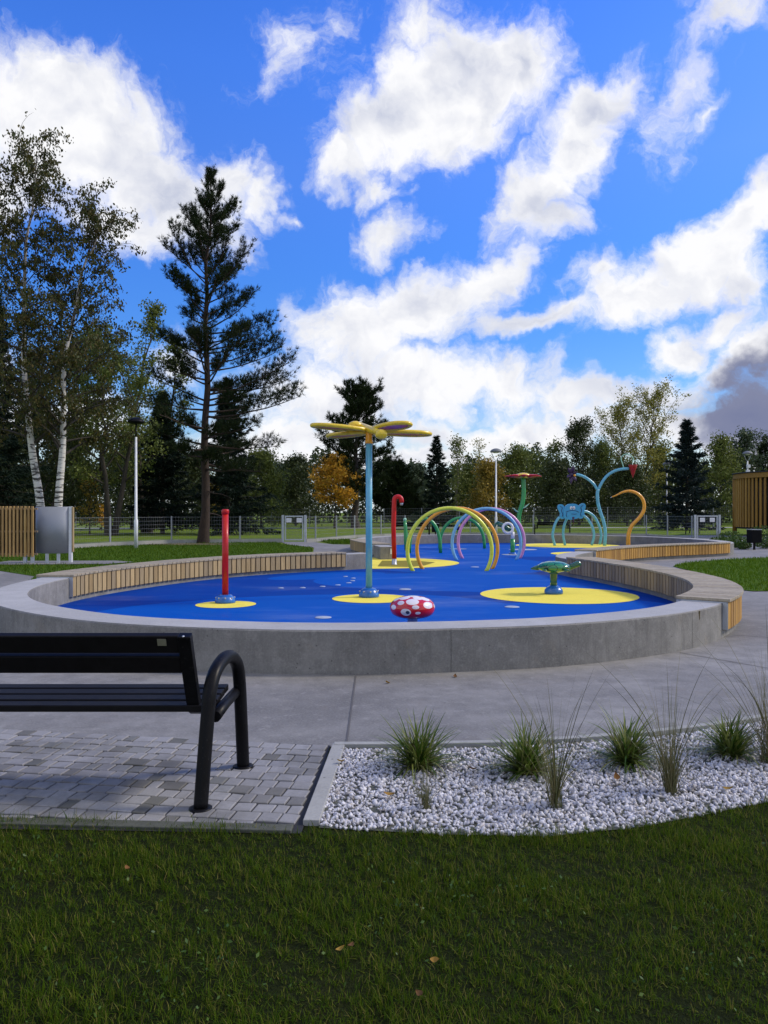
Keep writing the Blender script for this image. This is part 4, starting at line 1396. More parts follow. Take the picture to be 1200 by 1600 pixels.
# ------------------------------------------------------------------ fences of welded mesh
def mesh_fence(label, pts, h0, h1, kerb, post_step, wires, name='mesh_fence', pitch=0.12):
    p = [Vector((x, y, 0)) for x, y in pts]
    t = thing(name, label, 'fence', p[0])
    o = p[0]
    total = sum((b - a).length for a, b in zip(p, p[1:]))
    run = 0.0
    wm, km = MB(), MB()
    post_pts = []
    for a, b in zip(p, p[1:]):
        L = (b - a).length
        d = (b - a).normalized()
        n = Vector((-d.y, d.x, 0))
        hh = lambda s: h0 + (h1 - h0) * (run + s) / total
        k = max(1, round(L / post_step))
        for i in range(k + (1 if (b - p[-1]).length < 1e-6 else 0)):
            s = L * i / k
            post_pts.append((a + d * s, hh(s), math.atan2(d.y, d.x)))
        z0 = kerb + .03 if kerb else .05
        for i in range(wires):
            f = i / (wires - 1)
            q0 = a - o + Vector((0, 0, z0 + (hh(0) - .03 - z0) * f))
            q1 = b - o + Vector((0, 0, z0 + (hh(L) - .03 - z0) * f))
            r = .0045 if 0 < i < wires - 1 else .007
            wm.add([q0 - Vector((0, 0, r)), q0 + n * r, q0 + Vector((0, 0, r)), q1 - Vector((0, 0, r)), q1 + n * r, q1 + Vector((0, 0, r))], [(0, 1, 4, 3), (1, 2, 5, 4), (2, 0, 3, 5)])
        m = int(L / pitch)
        for i in range(m):
            s = L * (i + .5) / m
            q = a - o + d * s
            r = .0030
            wm.add([q - d * r + Vector((0, 0, z0)), q + d * r + Vector((0, 0, z0)), q + d * r + Vector((0, 0, hh(s))), q - d * r + Vector((0, 0, hh(s)))], [(0, 1, 2, 3)])
        if kerb:
            c = (a + b) / 2 - o
            km.box((c.x, c.y, kerb / 2), (L - .002, .10, kerb), math.atan2(d.y, d.x))
        run += L
    if kerb:
        km.build('base_kerb', M['kerb'], t)
    wm.build('mesh_panel', M['fence_grey'], t)
    for (q, h, an) in post_pts:
        MB().box((0, 0, h / 2 + .01), (.06, .05, h + .02)).build('post', M['fence_post'], t, q - o, (0, 0, an))
    return t


inner = [P(30, 862), P(110, 857.3), P(172, 853.5), P(268, 849), P(375, 848), P(441, 847.3)]
mesh_fence('low mesh fence on a concrete kerb between the grey cabin and the first gate', inner, 1.2, 1.2, .16, 2.6, 7)
inner_mid = [P(478, 847.3), P(493, 846.5), P(554, 840.5), P(633, 837), P(735, 836), P(833, 836), P(925, 837), P(1010, 838.5), P(1081, 844.5)]
mesh_fence('low mesh fence passing behind the hoops from gate to gate', inner_mid, 1.2, 1.2, .15, 3.0, 7)
mesh_fence('tall mesh fence along the edge of the woods', [((0 - 600) / 1200 * 68 - 14, 66), (-34, 67), (0, 71), (28, 72.5), (60, 75)], 1.42, 2.1, 0, 3.3, 9, pitch=.2)


def gate(u0, u1, v, label):
    (x0, y0), (x1, y1) = P(u0, v), P(u1, v)
    W_ = math.hypot(x1 - x0, y1 - y0)
    an = math.atan2(y1 - y0, x1 - x0)
    t = thing('park_gate', label, 'gate', ((x0 + x1) / 2, (y0 + y1) / 2, 0), an, 'mesh gates')
    for s in (-1, 1):
        MB().box((s * W_ / 2, 0, .63), (.10, .10, 1.26)).build('gate_post', M['zinc'], t)
    f = MB()
    w = W_ / 2 - .09
    f.box((0, 0, 1.20), (2 * w, .05, .06)); f.box((0, 0, .12), (2 * w, .05, .06))
    for s in (-1, 1):
        f.box((s * (w - .025), 0, .66), (.05, .046, 1.02))
    f.build('gate_frame', M['zinc'], t)
    g = MB()
    for i in range(7):
        g.box((0, 0, .2 + i * .145), (2 * w - .1, .008, .008))
    for i in range(11):
        g.box((-w + .08 + i * (2 * w - .16) / 10, 0, .66), (.007, .006, 1.0))
    g.build('mesh_infill', M['fence_grey'], t)
    for s in (-1, 1):
        sg = MB().box((s * .24, -.02, 1.02), (.24, .01, .20)).build('notice', M['white'], t)
        MB().box((s * .24, -.027, 1.035), (.15, .004, .09)).build('notice_panel', M['lamp_white'], sg)
    MB().box((w - .1, -.05, .72), (.05, .05, .12)).build('latch', M['black'], t)
    return t


gate(442, 477, 847.3, 'grey gate with two white notices beyond the tan bench, near the yellow tree')
gate(1086, 1124, 845, 'grey gate with two white notices between the golden bench and the litter bin')

# ------------------------------------------------------------------ slatted screen and steel changing cabin
sd_ = 20.7
t = thing('slatted_screen', 'timber slat screen on steel feet at the frame edge beside the grey cabin', 'screen', (-10.0, sd_, .026))
sl = MB()
x = -.66
rr = random.Random(5)
while x < .62:
    sl.box((x, -.03 + rr.uniform(-.003, .003), .85), (.052, .045, 1.36))
    x += .1
sl.build('slats', M['wood_screen'], t, bevel=.003)
rl = MB()
for z in (.24, .85, 1.46):
    rl.box((-.02, .015, z), (1.36, .04, .05))
rl.build('rails', M['wood_shaded'], t)
MB().box((-.05, .06, .85), (1.26, .02, 1.28)).build('backing_board', M['dark_wood'], t)
for x in (-.5, .30, .50):
    MB().box((x, .06, .12), (.085, .06, .26)).build('foot', M['zinc'], t)
t = thing('changing_cabin', 'curved grey steel changing cabin beside the slat screen', 'cabin', (-9.0, sd_ + .1, .024))
arc = [(.46 * math.cos(a) * 1.0 - .10, .30 - .22 * math.sin(a)) for a in np.linspace(math.pi * .97, math.pi * .03, 26)]
sh = MB()
vs, fs = [], []
for (xx, yy) in arc:
    vs += [(xx, yy, .25), (xx, yy, 1.52), (xx * .985, yy + .012, 1.52), (xx * .985, yy + .012, .25)]
for i in range(len(arc) - 1):
    for q in range(4):
        fs.append((i * 4 + q, i * 4 + (q + 1) % 4, i * 4 + 4 + (q + 1) % 4, i * 4 + 4 + q))
fs += [(3, 2, 1, 0), tuple((len(arc) - 1) * 4 + q for q in range(4))]
sh.add(vs, fs, True)
sh.build('curved_sheet', M['steel'], t)
MB().box((.40, .28, .76), (.085, .085, 1.53)).build('corner_post', M['lamp_white'], t, bevel=.006)
MB().box((.462, .28, .90), (.035, .09, 1.23)).build('timber_edge', M['wood_tan'], t)
for (xx, yy) in ((-.1, -.06), (.2, -.04)):
    MB().box((xx, yy, .125), (.075, .05, .25)).build('foot', M['zinc'], t)

# ------------------------------------------------------------------ kiosk with timber battens
KX, KY = 25.1, 45.0
t = thing('slatted_kiosk', 'round kiosk clad in golden upright battens at the frame edge', 'kiosk', (KX, KY, 0))
KR = 4.15
bt, bt2 = MB(), MB()
for i in range(75):
    a = R(95 + i * 4.0)
    if R(212) < a < R(262):
        continue
    (bt if a < R(237) else bt2).box((KR * math.cos(a), KR * math.sin(a), 1.95), (.07, .13, 2.86), a)
bt.build('batten_screen', M['wood_kiosk'], t)
bt2.build('batten_screen', M['wood_kiosk'], t)
MB().lathe([(KR - .1, 3.36), (KR + .1, 3.36), (KR + .1, 3.64), (KR - .1, 3.64)], seg=96, smooth=False).build('fascia', M['wood_kiosk'], t)
MB().lathe([(0, 3.65), (KR + .16, 3.65), (KR + .16, 3.71), (0, 3.80)], seg=64).build('roof', M['roofing'], t)
MB().lathe([(KR - .18, .5), (KR - .16, .5), (KR - .16, 3.34), (KR - .18, 3.34)], seg=64).build('inner_wall', M['dark_wood'], t)
MB().lathe([(0, .42), (KR - .06, .42), (KR - .06, .52), (0, .52)], seg=64).build('floor_slab', M['dark'], t)
for a in (160, 212, 262, 300):
    MB().tube([(KR * 1.0 * math.cos(R(a)), KR * math.sin(R(a)), 0), (KR * math.cos(R(a)), KR * math.sin(R(a)), 3.38)], .13, 10).build('post', M['wood_kiosk'], t)
gl = MB()
for i in range(11):
    a0, a1 = R(215 + i * 4), R(215 + i * 4 + 3.7)
    rr_ = KR - .1
    gl.add([(rr_ * math.cos(a0), rr_ * math.sin(a0), .55), (rr_ * math.cos(a1), rr_ * math.sin(a1), .55), (rr_ * math.cos(a1), rr_ * math.sin(a1), 3.3), (rr_ * math.cos(a0), rr_ * math.sin(a0), 3.3)], [(0, 1, 2, 3)])
gl.build('glazing', M['glassy'], t)

# ------------------------------------------------------------------ setts, kerbs and the gravel bed
prng = random.Random(11)
pv = MB()
PAV = [P(0, 1139), P(530, 1166), P(486, 1290), P(0, 1262)]
ax = Vector((1, -.165, 0)).normalized()
ay = Vector((-ax.y, ax.x, 0))
org = Vector((-0.325, 4.575, 0))
edge_l, edge_r = Vector((*P(527, 1168), 0)), Vector((*P(487, 1290), 0))
row_h = 0.104
for r in range(15):
    y = -(r + .5) * row_h
    # right limit along the light kerb
    f = (r + .5) * row_h / 1.15
    xr = -.012 + (r + .5) * row_h * .117
    x = xr
    while x > -5.2:
        w = prng.choice((.066, .085, .085, .10, .10, .125))
        g = .008
        c = org + ax * (x - w / 2) + ay * y
        cy = c.y
        if cy < 3.39 - 0.06 * (c.x + .36):
            x -= w
            continue
        hx, hy = (w - g) / 2, (row_h - g) / 2
        zt = .010 + prng.uniform(-.0025, .0025)
        tl = (prng.uniform(-.0015, .0015), prng.uniform(-.0015, .0015))
        vs = []
        for (sx, sy, z, ins) in [(-1, -1, -.03, 0), (1, -1, -.03, 0), (1, 1, -.03, 0), (-1, 1, -.03, 0), (-1, -1, zt - .003, 0), (1, -1, zt - .003, 0), (1, 1, zt - .003, 0), (-1, 1, zt - .003, 0),
                                 (-1, -1, zt, .004), (1, -1, zt, .004), (1, 1, zt, .004), (-1, 1, zt, .004)]:
            p = c + ax * sx * (hx - ins) + ay * sy * (hy - ins)
            vs.append((p.x, p.y, z + (tl[0] * sx + tl[1] * sy if z > 0 else 0)))
        pv.add(vs, [(8, 9, 10, 11)] + [(4 + q, 4 + (q + 1) % 4, 8 + (q + 1) % 4, 8 + q) for q in range(4)] + [(q, (q + 1) % 4, 4 + (q + 1) % 4, 4 + q) for q in range(4)])
        x -= w
tag(pv.build('sett_paving', M['paver']), kind='structure')
tri_fill([(-6, 5.3), (-.32, 4.60), (-.36, 3.34), (-6, 3.55)], 0.002, 'sett_bedding', M['dark'])
a, b = Vector((-.268, 4.575, 0)), Vector((-.325, 3.43, 0))
c = (a + b) / 2
kb = MB().box((c.x, c.y, .0), ((a - b).length, .075, .05), math.atan2((a - b).y, (a - b).x)).build('path_kerb', M['kerb'], bevel=.004)
tag(kb, 'pale concrete edging strip between the setts and the white gravel', 'kerb')
kd = MB()
xx = -.40
while xx > -6:
    y0 = 3.375 - .06 * (xx + .36)
    kd.box((xx - .49, y0 + .03, -.004), (.975, .07, .036), math.atan2(-.06, 1))
    xx -= .985
tag(kd.build('lawn_kerb', M['kerb_dark'], bevel=.004), 'dark weathered kerb stones along the front edge of the setts', 'kerb')
ek = MB()
bt_ = spline(BED_TOP, .5)
for p0, p1 in zip(bt_, bt_[1:]):
    d = p1 - p0
    c = (p0 + p1) / 2
    ek.box((c.x, c.y - .015, .006), (d.length - .006, .05, .044), math.atan2(d.y, d.x))
tag(ek.build('bed_kerb', M['kerb'], bevel=.003), 'thin concrete edging along the far side of the white gravel bed', 'kerb')

GRAVEL = [(-.245, 4.50)] + [(x, y - .085) for x, y in BED_TOP[1:]] + [(13, 9.6)] + LAWN_EDGE[::-1][:8]
GRAVEL = GRAVEL + [(-.29, 3.40)]
tri_fill([(-.245, 4.57)] + [(x, y - .03) for x, y in BED_TOP[1:]] + GRAVEL[len(BED_TOP):], 0.003, 'bedding_shadow_line', M['kerb_dark'])  # dark bedding left bare along the far kerb paints its shadow line
grng = np.random.default_rng(5)
ico = np.array([(0, 0, -1), (.72, -.53, -.45), (-.28, -.85, -.45), (-.89, 0, -.45), (-.28, .85, -.45), (.72, .53, -.45), (.28, -.85, .45), (-.72, -.53, .45), (-.72, .53, .45), (.28, .85, .45), (.89, 0, .45), (0, 0, 1)])
icf = np.array([(0, 1, 2), (1, 0, 5), (0, 2, 3), (0, 3, 4), (0, 4, 5), (1, 5, 10), (2, 1, 6), (3, 2, 7), (4, 3, 8), (5, 4, 9), (1, 10, 6), (2, 6, 7), (3, 7, 8), (4, 8, 9), (5, 9, 10), (6, 10, 11), (7, 6, 11), (8, 7, 11), (9, 8, 11), (10, 9, 11)])


def stones(n, box, poly, zr, sz):
    pts = np.stack([grng.uniform(box[0], box[1], n), grng.uniform(box[2], box[3], n)], -1)
    pts = pts[inside(pts, poly)]
    m = len(pts)
    s = grng.uniform(*sz, m)
    ax_ = np.stack([s * grng.uniform(.8, 1.5, m), s * grng.uniform(.7, 1.1, m), s * grng.uniform(.4, .75, m)], -1)
    v = ico[None] * (1 + grng.normal(0, .22, (m, 12, 1))) * ax_[:, None, :]
    # random rotation
    q = grng.normal(size=(m, 4)); q /= np.linalg.norm(q, axis=1, keepdims=True)
    w, x, y, z = q.T
    Rm = np.stack([1 - 2 * (y * y + z * z), 2 * (x * y - z * w), 2 * (x * z + y * w), 2 * (x * y + z * w), 1 - 2 * (x * x + z * z), 2 * (y * z - x * w), 2 * (x * z - y * w), 2 * (y * z + x * w), 1 - 2 * (x * x + y * y)], -1).reshape(m, 3, 3)
    v = np.einsum('mij,mkj->mki', Rm, v)
    v[:, :, :2] += pts[:, None, :]
    v[:, :, 2] += grng.uniform(*zr, m)[:, None]
    f = (np.arange(m)[:, None, None] * 12 + icf[None]).reshape(-1, 3)
    return v.reshape(-1, 3), f, m * 12


v1, f1, n1 = stones(58000, (-.4, 4.6, 3.25, 6.8), GRAVEL, (.002, .010), (.0065, .0128))
v2, f2, n2 = stones(13000, (-.4, 4.6, 3.25, 6.8), GRAVEL, (.009, .017), (.007, .0150))
tag(np_mesh('gravel', np.concatenate([v1, v2]), np.concatenate([f1, f2 + n1]), M['pebble']), kind='stuff')

# ------------------------------------------------------------------ lawn blades
lrng = np.random.default_rng(9)
NEAR = LAWN_EDGE_ROUGH + [(12, -2), (-14, -2)]


def lawn(name, n, box, poly, hrange, wrange, mat, z=0.0, clump=0.5, keep=None, seg=3, exclude=(), sparse=0.0, flat=0.0):
    pts = np.stack([lrng.uniform(box[0], box[1], n), lrng.uniform(box[2], box[3], n)], -1)
    ok = inside(pts, poly)
    for e in exclude:
        ok &= ~inside(pts, e)
    pts = pts[ok]
    if sparse:
        # thin spots where the soil shows between tufts
        k = np.sin(pts[:, 0] * 31 + 2.2 * np.sin(pts[:, 1] * 23)) * np.sin(pts[:, 1] * 37 + 1.9 * np.sin(pts[:, 0] * 29)) + .6 * np.sin(pts[:, 0] * 67 + pts[:, 1] * 53 + 2 * np.sin(pts[:, 0] * 11))
        pts = pts[lrng.uniform(0, 1, len(pts)) < np.clip(.55 + sparse * k, .06, 1)]
    m = len(pts)
    # uneven growth: taller tufts and thin spots
    f = (np.sin(pts[:, 0] * 5.1 + 1.3 * np.sin(pts[:, 1] * 4.3)) * np.sin(pts[:, 1] * 6.7 + 1.1 * np.sin(pts[:, 0] * 3.7)) + np.sin(pts[:, 0] * 13 + pts[:, 1] * 9) * .5)
    ln = lrng.uniform(hrange[0], hrange[1], m) * (1 + clump * .4 * f)
    wd = lrng.uniform(wrange[0], wrange[1], m)
    lean = np.abs(lrng.normal(0, .5, m))
    curl = np.abs(lrng.normal(.5, .45, m))
    if flat:
        lean = np.where(lrng.uniform(0, 1, m) < flat, lrng.uniform(.9, 1.45, m), lean)
    co, fa = blades(lrng, np.concatenate([pts, np.full((m, 1), z)], 1), ln, wd, lean, curl, seg)
    return tag(np_mesh(name, co, fa, mat), kind='stuff')


lawn('grass', 460000, (-2.6, 2.9, 1.25, 4.4), NEAR, (.016, .043), (.0012, .0030), M['grass'], 0.0, 1.0, sparse=.45, flat=.18)
edge_strip = [(x, y + .012) for x, y in LAWN_EDGE_ROUGH] + [(x, y - .06) for x, y in LAWN_EDGE_ROUGH[::-1]]
lawn('grass', 26000, (-2.6, 3.4, 3.2, 4.9), edge_strip, (.025, .07), (.0022, .0045), M['grass'], 0.0, .8)
lawn('grass', 60000, (-16, -1.6, 13, 36), left_lawn_poly, (.05, .09), (.012, .022), M['grass_shaded'], .006, .4, seg=2, exclude=[ellipse(-8.2, 33, 1.7, .7), [(-10.7, 20.05), (-7.35, 20.35), (-6.85, 21.2), (-7.55, 21.85), (-10.7, 21.75)]])
lawn('grass', 42000, (6.2, 18, 13, 25), [(p.x, p.y) for p in right_lawn_poly], (.05, .09), (.012, .022), M['grass_unshaded'], .012, .4, seg=2)
lawn('grass', 2500, (-3.3, -.5, 33.5, 39), [(-2.35, 33.9), (-1.75, 33.6), (-0.9, 34.6), (-0.6, 37), (-1.4, 38.6), (-3.2, 37.6)], (.07, .13), (.02, .035), M['grass_shaded'], .004, .4, seg=2)

wp = np.stack([lrng.normal(c0, .22, 420) for c0 in (-1.5, -.6, .3, 1.2, 1.9, .9)], 0)[:, :140].ravel()
wq = np.stack([lrng.normal(c0, .2, 420) for c0 in (2.9, 2.3, 2.75, 2.4, 3.0, 1.95)], 0)[:, :140].ravel()
wpts = np.stack([wp, wq], -1)
wpts = wpts[inside(wpts, NEAR)]
WEED = np.concatenate([wpts, lrng.uniform(.018, .05, (len(wpts), 1))], 1)


# ------------------------------------------------------------------ ornamental grasses
def sedge(u, v, w, h, n, label, seed):
    x, y = P(u, v)
    g = np.random.default_rng(seed)
    t = thing('sedge_clump', label, 'plant', (x, y, .01), 0, 'leafy sedge clumps in the gravel')
    for (nm, k, mat, l0, l1, le, cu) in (('leaves', int(n * .62), 'sedge', .55, 1.2, .62, .85), ('old_leaves', n // 5, 'sedge_old', .5, .8, 1.0, .7)):
        a = g.uniform(0, 2 * np.pi, k)
        r = w * .12 * np.sqrt(g.uniform(0, 1, k))
        roots = np.stack([r * np.cos(a), r * np.sin(a), np.zeros(k)], -1)
        co, fa = blades(g, roots, g.uniform(l0, l1, k) * h * 1.06, g.uniform(.009, .0155, k), g.uniform(0.05, 1.25 * le / .62, k), np.abs(g.normal(cu, .4, k)), 7)
        np_mesh(nm, co, fa, M[mat], t)
    return t


sedge(654, 1203, .40, 0.28, 460, 'bushy green sedge clump nearest the pale kerb strip', 1)
sedge(822, 1212, .40, 0.28, 460, 'bushy sedge clump beside a tall thin grass, second from the pale kerb', 2)
sedge(979, 1196, .38, 0.29, 440, 'bushy sedge clump between the two tall thin grasses', 3)
sedge(1142, 1183, .38, 0.26, 430, 'bushy sedge clump near the frame edge, farthest from the setts', 4)


def thin_grass(u, v, w, h, n, label, seed, arcs=10):
    x, y = P(u, v)
    g = np.random.default_rng(seed)
    t = thing('feather_grass', label, 'plant', (x, y, .01), 0, 'thin feather grasses in the gravel')
    a = g.uniform(0, 2 * np.pi, n)
    r = w * .14 * np.sqrt(g.uniform(0, 1, n))
    roots = np.stack([r * np.cos(a), r * np.sin(a), np.zeros(n)], -1)
    co, fa = blades(g, roots, g.uniform(.35, 1.15, n) * h, g.uniform(.0020, .0040, n), np.abs(g.normal(0, .34, n)), np.abs(g.normal(.25, .4, n)), 8)
    np_mesh('blades', co, fa, M['thin_grass'], t)
    if arcs:
        roots = np.zeros((arcs, 3))
        co, fa = blades(g, roots, g.uniform(1.1, 1.8, arcs) * h, g.uniform(.0045, .0062, arcs), np.abs(g.normal(.25, .2, arcs)), g.uniform(.3, 1.5, arcs), 16)
        np_mesh('long_stems', co, fa, M['sedge_old'], t)
    return t


thin_grass(868, 1264, .22, .48, 75, 'tall sparse feather grass with long arching stems beside the second sedge', 21, 26)
thin_grass(1048, 1240, .24, .50, 170, 'tall dense upright feather grass between two sedges', 22, 16)
thin_grass(1205, 1195, .4, .60, 170, 'feather grass leaning into view at the frame edge', 23, 26)
thin_grass(665, 1266, .2, .21, 80, 'small low tuft of feather grass in front of the first sedge', 24, 0)

# far planting by the bin
srng = np.random.default_rng(31)


def shrub(x, y, w, h, n, label, mat, seed, ls=.05):
    g = np.random.default_rng(seed)
    t = thing('low_shrub', label, 'shrub', (x, y, 0), 0, 'low shrubs by the litter bin')
    d = g.normal(size=(n, 3)); d /= np.linalg.norm(d, axis=1, keepdims=True)
    c = d * g.uniform(.3, 1.0, (n, 1)) ** .5 * np.array([w / 2, w / 2, h / 2]) + np.array([0, 0, h / 2])
    c[:, 2] = np.abs(c[:, 2])
    co, fa = leaf_quads(g, c, ls)
    np_mesh('foliage', co, fa, M[mat], t)
    MB().tube([(0, 0, 0), (0, 0, h * .6)], .02, 6).build('stem', M['bark_dark'], t)


def leaf_quads(g, c, size, flat=0.0, up=None):
    n = len(c)
    a = g.normal(size=(n, 3)); a /= np.linalg.norm(a, axis=1, keepdims=True)
    if up is not None:
        a = a * (1 - up[1]) + np.array(up[0]) * up[1]
        a /= np.linalg.norm(a, axis=1, keepdims=True)
    b = g.normal(size=(n, 3)); b -= a * (a * b).sum(1, keepdims=True); b /= np.linalg.norm(b, axis=1, keepdims=True)
    s = size * g.uniform(.6, 1.3, (n, 1))
    co = np.stack([c + a * s, c + b * s * .55, c - a * s, c - b * s * .55], 1).reshape(-1, 3)
    fa = np.arange(n * 4).reshape(n, 4)
    return co, fa


co, fa = leaf_quads(lrng, WEED, .008)
co[:, 2] = np.maximum(co[:, 2], .004)
tag(np_mesh('clover', co, fa, M['shrub']), kind='stuff')
for i, (u, v, w, h) in enumerate([(1124, 852, .9, .35), (1136, 856, .8, .32), (1150, 853, 1.0, .42), (1160, 858, .7, .3), (1197, 857, .9, .4), (1215, 855, 1.1, .6), (1142, 846, 1.1, .5), (1190, 848, 1.2, .8)]):
    x, y = P(u, v)
    shrub(x, y, w, h, 500, ['low shrub closest to the golden bench end', 'small low shrub second from the golden bench end', 'rounded low shrub midway between gate and bin', 'smallest low shrub just before the litter bin',
                            'low shrub right behind the litter bin at the path edge', 'wide low shrub at the frame edge beyond the bin', 'low shrub in front of the gate post', 'taller soft shrub behind the litter bin'][i], 'shrub', 40 + i)

# ------------------------------------------------------------------ fallen leaves
fl_rng = random.Random(8)
leaf_master = None
for i, (u, v, lab) in enumerate([(606, 1067, 'curled red-brown leaf on the concrete path by the wall'), (711, 1057, 'small dark leaf at the foot of the wall on the path'), (533, 1190, 'orange leaf in the gravel beside the pale kerb'),
                                 (608, 1242, 'bright yellow leaf on the gravel left of the low tuft'), (739, 1202, 'brown leaf on the gravel between two sedges'), (964, 1215, 'brown leaf on the gravel before the third sedge'),
                                 (1138, 1233, 'brown leaf on the gravel at the far end of the bed'), (680, 1500, 'large yellow leaf standing in the near lawn'), (656, 1553, 'pale fallen leaf low in the near lawn'),
                                 (548, 1478, 'dull yellow leaf lying flat in the middle of the lawn'), (199, 1357, 'small pale leaf on the lawn before the bench'), (532, 1483, 'brown leaf beside the dull yellow one in the lawn')]):
    if leaf_master is None:
        mb = MB()
        vs, fs = [], []
        for j in range(7):
            f = j / 6
            w = .021 * math.sin(math.pi * min(1, f * 1.02 + .02)) ** .8 + .0006
            xx = -.035 + .07 * f
            zz = .012 * (f - .5) ** 2 * 4
            vs += [(xx, -w, zz + .008), (xx, 0, zz), (xx, w, zz + .006)]
        for j in range(6):
            fs += [(3 * j, 3 * j + 3, 3 * j + 4, 3 * j + 1), (3 * j + 1, 3 * j + 4, 3 * j + 5, 3 * j + 2)]
        mb.add(vs, fs, True)
        o = leaf_master = mb.build('fallen_leaf', M['dead_leaf'])
    else:
        o = leaf_master.copy()
        o.data = leaf_master.data
        COL.objects.link(o)
    zb = .006 if v < 1100 else (.034 if v < 1290 else .045)
    x, y = P(u, v, zb)
    o.location = (x, y, zb)
    o.rotation_euler = (fl_rng.uniform(-.4, .4) + (.9 if v == 1500 else 0), fl_rng.uniform(-.4, .4), fl_rng.uniform(0, 6))
    k = .75 if v < 1300 else .42
    o.scale = (k, k, k)
    tag(o, lab, 'leaf', 'fallen leaves')
# ------------------------------------------------------------------ trees
def limb(mb, a, d, L, r0, r1, bend, rng, n=5, seg=5):
    """a bending tapering limb; returns its points"""
    pts = [Vector(a)]
    d = Vector(d).normalized()
    for i in range(n):
        d = (d + Vector((rng.gauss(0, .10), rng.gauss(0, .10), bend / n + rng.gauss(0, .06)))).normalized()
        pts.append(pts[-1] + d * (L / n))
    mb.tube(pts, [r0 + (r1 - r0) * i / n for i in range(n + 1)], seg, cap=False)
    return pts


def along(pts, f):
    k = f * (len(pts) - 1)
    i = min(int(k), len(pts) - 2)
    return pts[i].lerp(pts[i + 1], k - i), (pts[i + 1] - pts[i]).normalized()


def broadleaf(name, label, loc, H, width, seed, leaf_mat, bark_mat, n_leaf=9000, leaf=.07, base=.2, nb=22, lift=(.2, 1.2), r=None, shape='oval', group=None, droop=0.0, lean=(0, 0), stems=1, rz=0, spread=.22, cat='tree', clusters=5):
    rng = random.Random(seed)
    g = np.random.default_rng(seed)
    t = thing(name, label, cat, loc, rz, group)
    wood_ = MB()
    r = r or H * .013
    tips = []
    for s in range(stems):
        sx = 0 if stems == 1 else math.cos(s * 2.4) * .25
        sy = 0 if stems == 1 else math.sin(s * 2.4) * .25
        ld = (lean[0] + (0 if stems == 1 else math.cos(s * 2.4) * .16), lean[1] + (0 if stems == 1 else math.sin(s * 2.4) * .16))
        hh = H * (1 if s == 0 else rng.uniform(.78, .98))
        ctrl = [Vector((sx, sy, -.05))]
        nn = 9
        for i in range(1, nn + 1):
            f = i / nn
            ctrl.append(Vector((sx + ld[0] * hh * f + rng.gauss(0, .012 * hh) * min(1, f * 2), sy + ld[1] * hh * f + rng.gauss(0, .012 * hh) * min(1, f * 2), hh * .95 * f)))
        wood_.tube(ctrl, [r * (1.35 if i == 0 else 1) * (1 - .93 * i / nn) + .006 for i in range(nn + 1)], 8, cap=False)
        nbs = max(6, nb // stems)
        for i in range(nbs):
            f = base + (0.97 - base) * ((i + rng.random()) / nbs)
            q = (f - base) / (1 - base)
            if shape == 'oval':
                prof = math.sqrt(max(.04, 1 - ((q - .42) / .62) ** 2))
            elif shape == 'cone':
                prof = max(.12, (1 - q) ** .75) * min(1, .55 + q * 3)
            elif shape == 'column':
                prof = max(.25, math.sin(math.pi * (.12 + .83 * q)) ** .5)
            else:
                prof = math.sqrt(max(.05, 1 - (q / 1.02) ** 2.2))
            L = width / 2 * prof * rng.uniform(.65, 1.2)
            azm = i * 2.399 + rng.gauss(0, .35) + s
            el_ = lift[0] + (lift[1] - lift[0]) * q + rng.gauss(0, .15)
            p, _ = along(ctrl, f)
            d = Vector((math.cos(azm) * math.cos(el_), math.sin(azm) * math.cos(el_), math.sin(el_)))
            rb = max(.012, r * .42 * (1 - q * .7))
            bp = limb(wood_, p, d, L, rb, .008, .25 - droop, rng)
            for j in range(clusters):
                fj = .3 + .7 * (j + rng.random()) / clusters
                pj, dj = along(bp, fj)
                side = Vector((rng.gauss(0, 1), rng.gauss(0, 1), rng.gauss(.15, .6)))
                dd = (dj + side.normalized() * .9).normalized()
                tw = limb(wood_, pj, dd, L * rng.uniform(.22, .42), .011, .004, .1 - droop * 1.6, rng, 4, 3)
                for k in range(1, 5):
                    tips.append((tw[k], L))
            tips.append((bp[-1], L))
        tips.append((ctrl[-1], width * .2))
    pts = np.array([tuple(p) for p, _ in tips])
    wgt = g.gamma(1.1, 1.0, len(pts))            # some twigs thick with leaves, some nearly bare
    cnt = np.maximum(0, np.round(wgt / wgt.sum() * n_leaf)).astype(int)
    c = np.repeat(pts, cnt, axis=0)
    c = c + g.normal(0, spread, c.shape) * np.array([1, 1, .8])
    c[:, 2] = np.maximum(c[:, 2], .05)
    if droop > .3:
        co, fa = leaf_quads(g, c, leaf, up=((0, 0, -1), .5))
    else:
        co, fa = leaf_quads(g, c, leaf)
    wood_.build('trunk', M[bark_mat], t)
    np_mesh('crown', co, fa, M[leaf_mat], t)
    return t


def needles(g, c, d, n_each, length, width, spread=.9):
    """tufts of needles: thin triangles fanned round the shoot's direction"""
    k = len(c)
    c = np.repeat(c, n_each, axis=0); d = np.repeat(d, n_each, axis=0)
    v = d + g.normal(0, spread * .6, d.shape)
    v /= np.linalg.norm(v, axis=1, keepdims=True)
    b = g.normal(size=v.shape); b -= v * (v * b).sum(1, keepdims=True); b /= np.linalg.norm(b, axis=1, keepdims=True)
    s = length * g.uniform(.7, 1.2, (len(c), 1))
    c = c + g.normal(0, length * .12, c.shape)
    co = np.stack([c - b * width, c + b * width, c + v * s], 1).reshape(-1, 3)
    return co, np.arange(len(c) * 3).reshape(-1, 3)


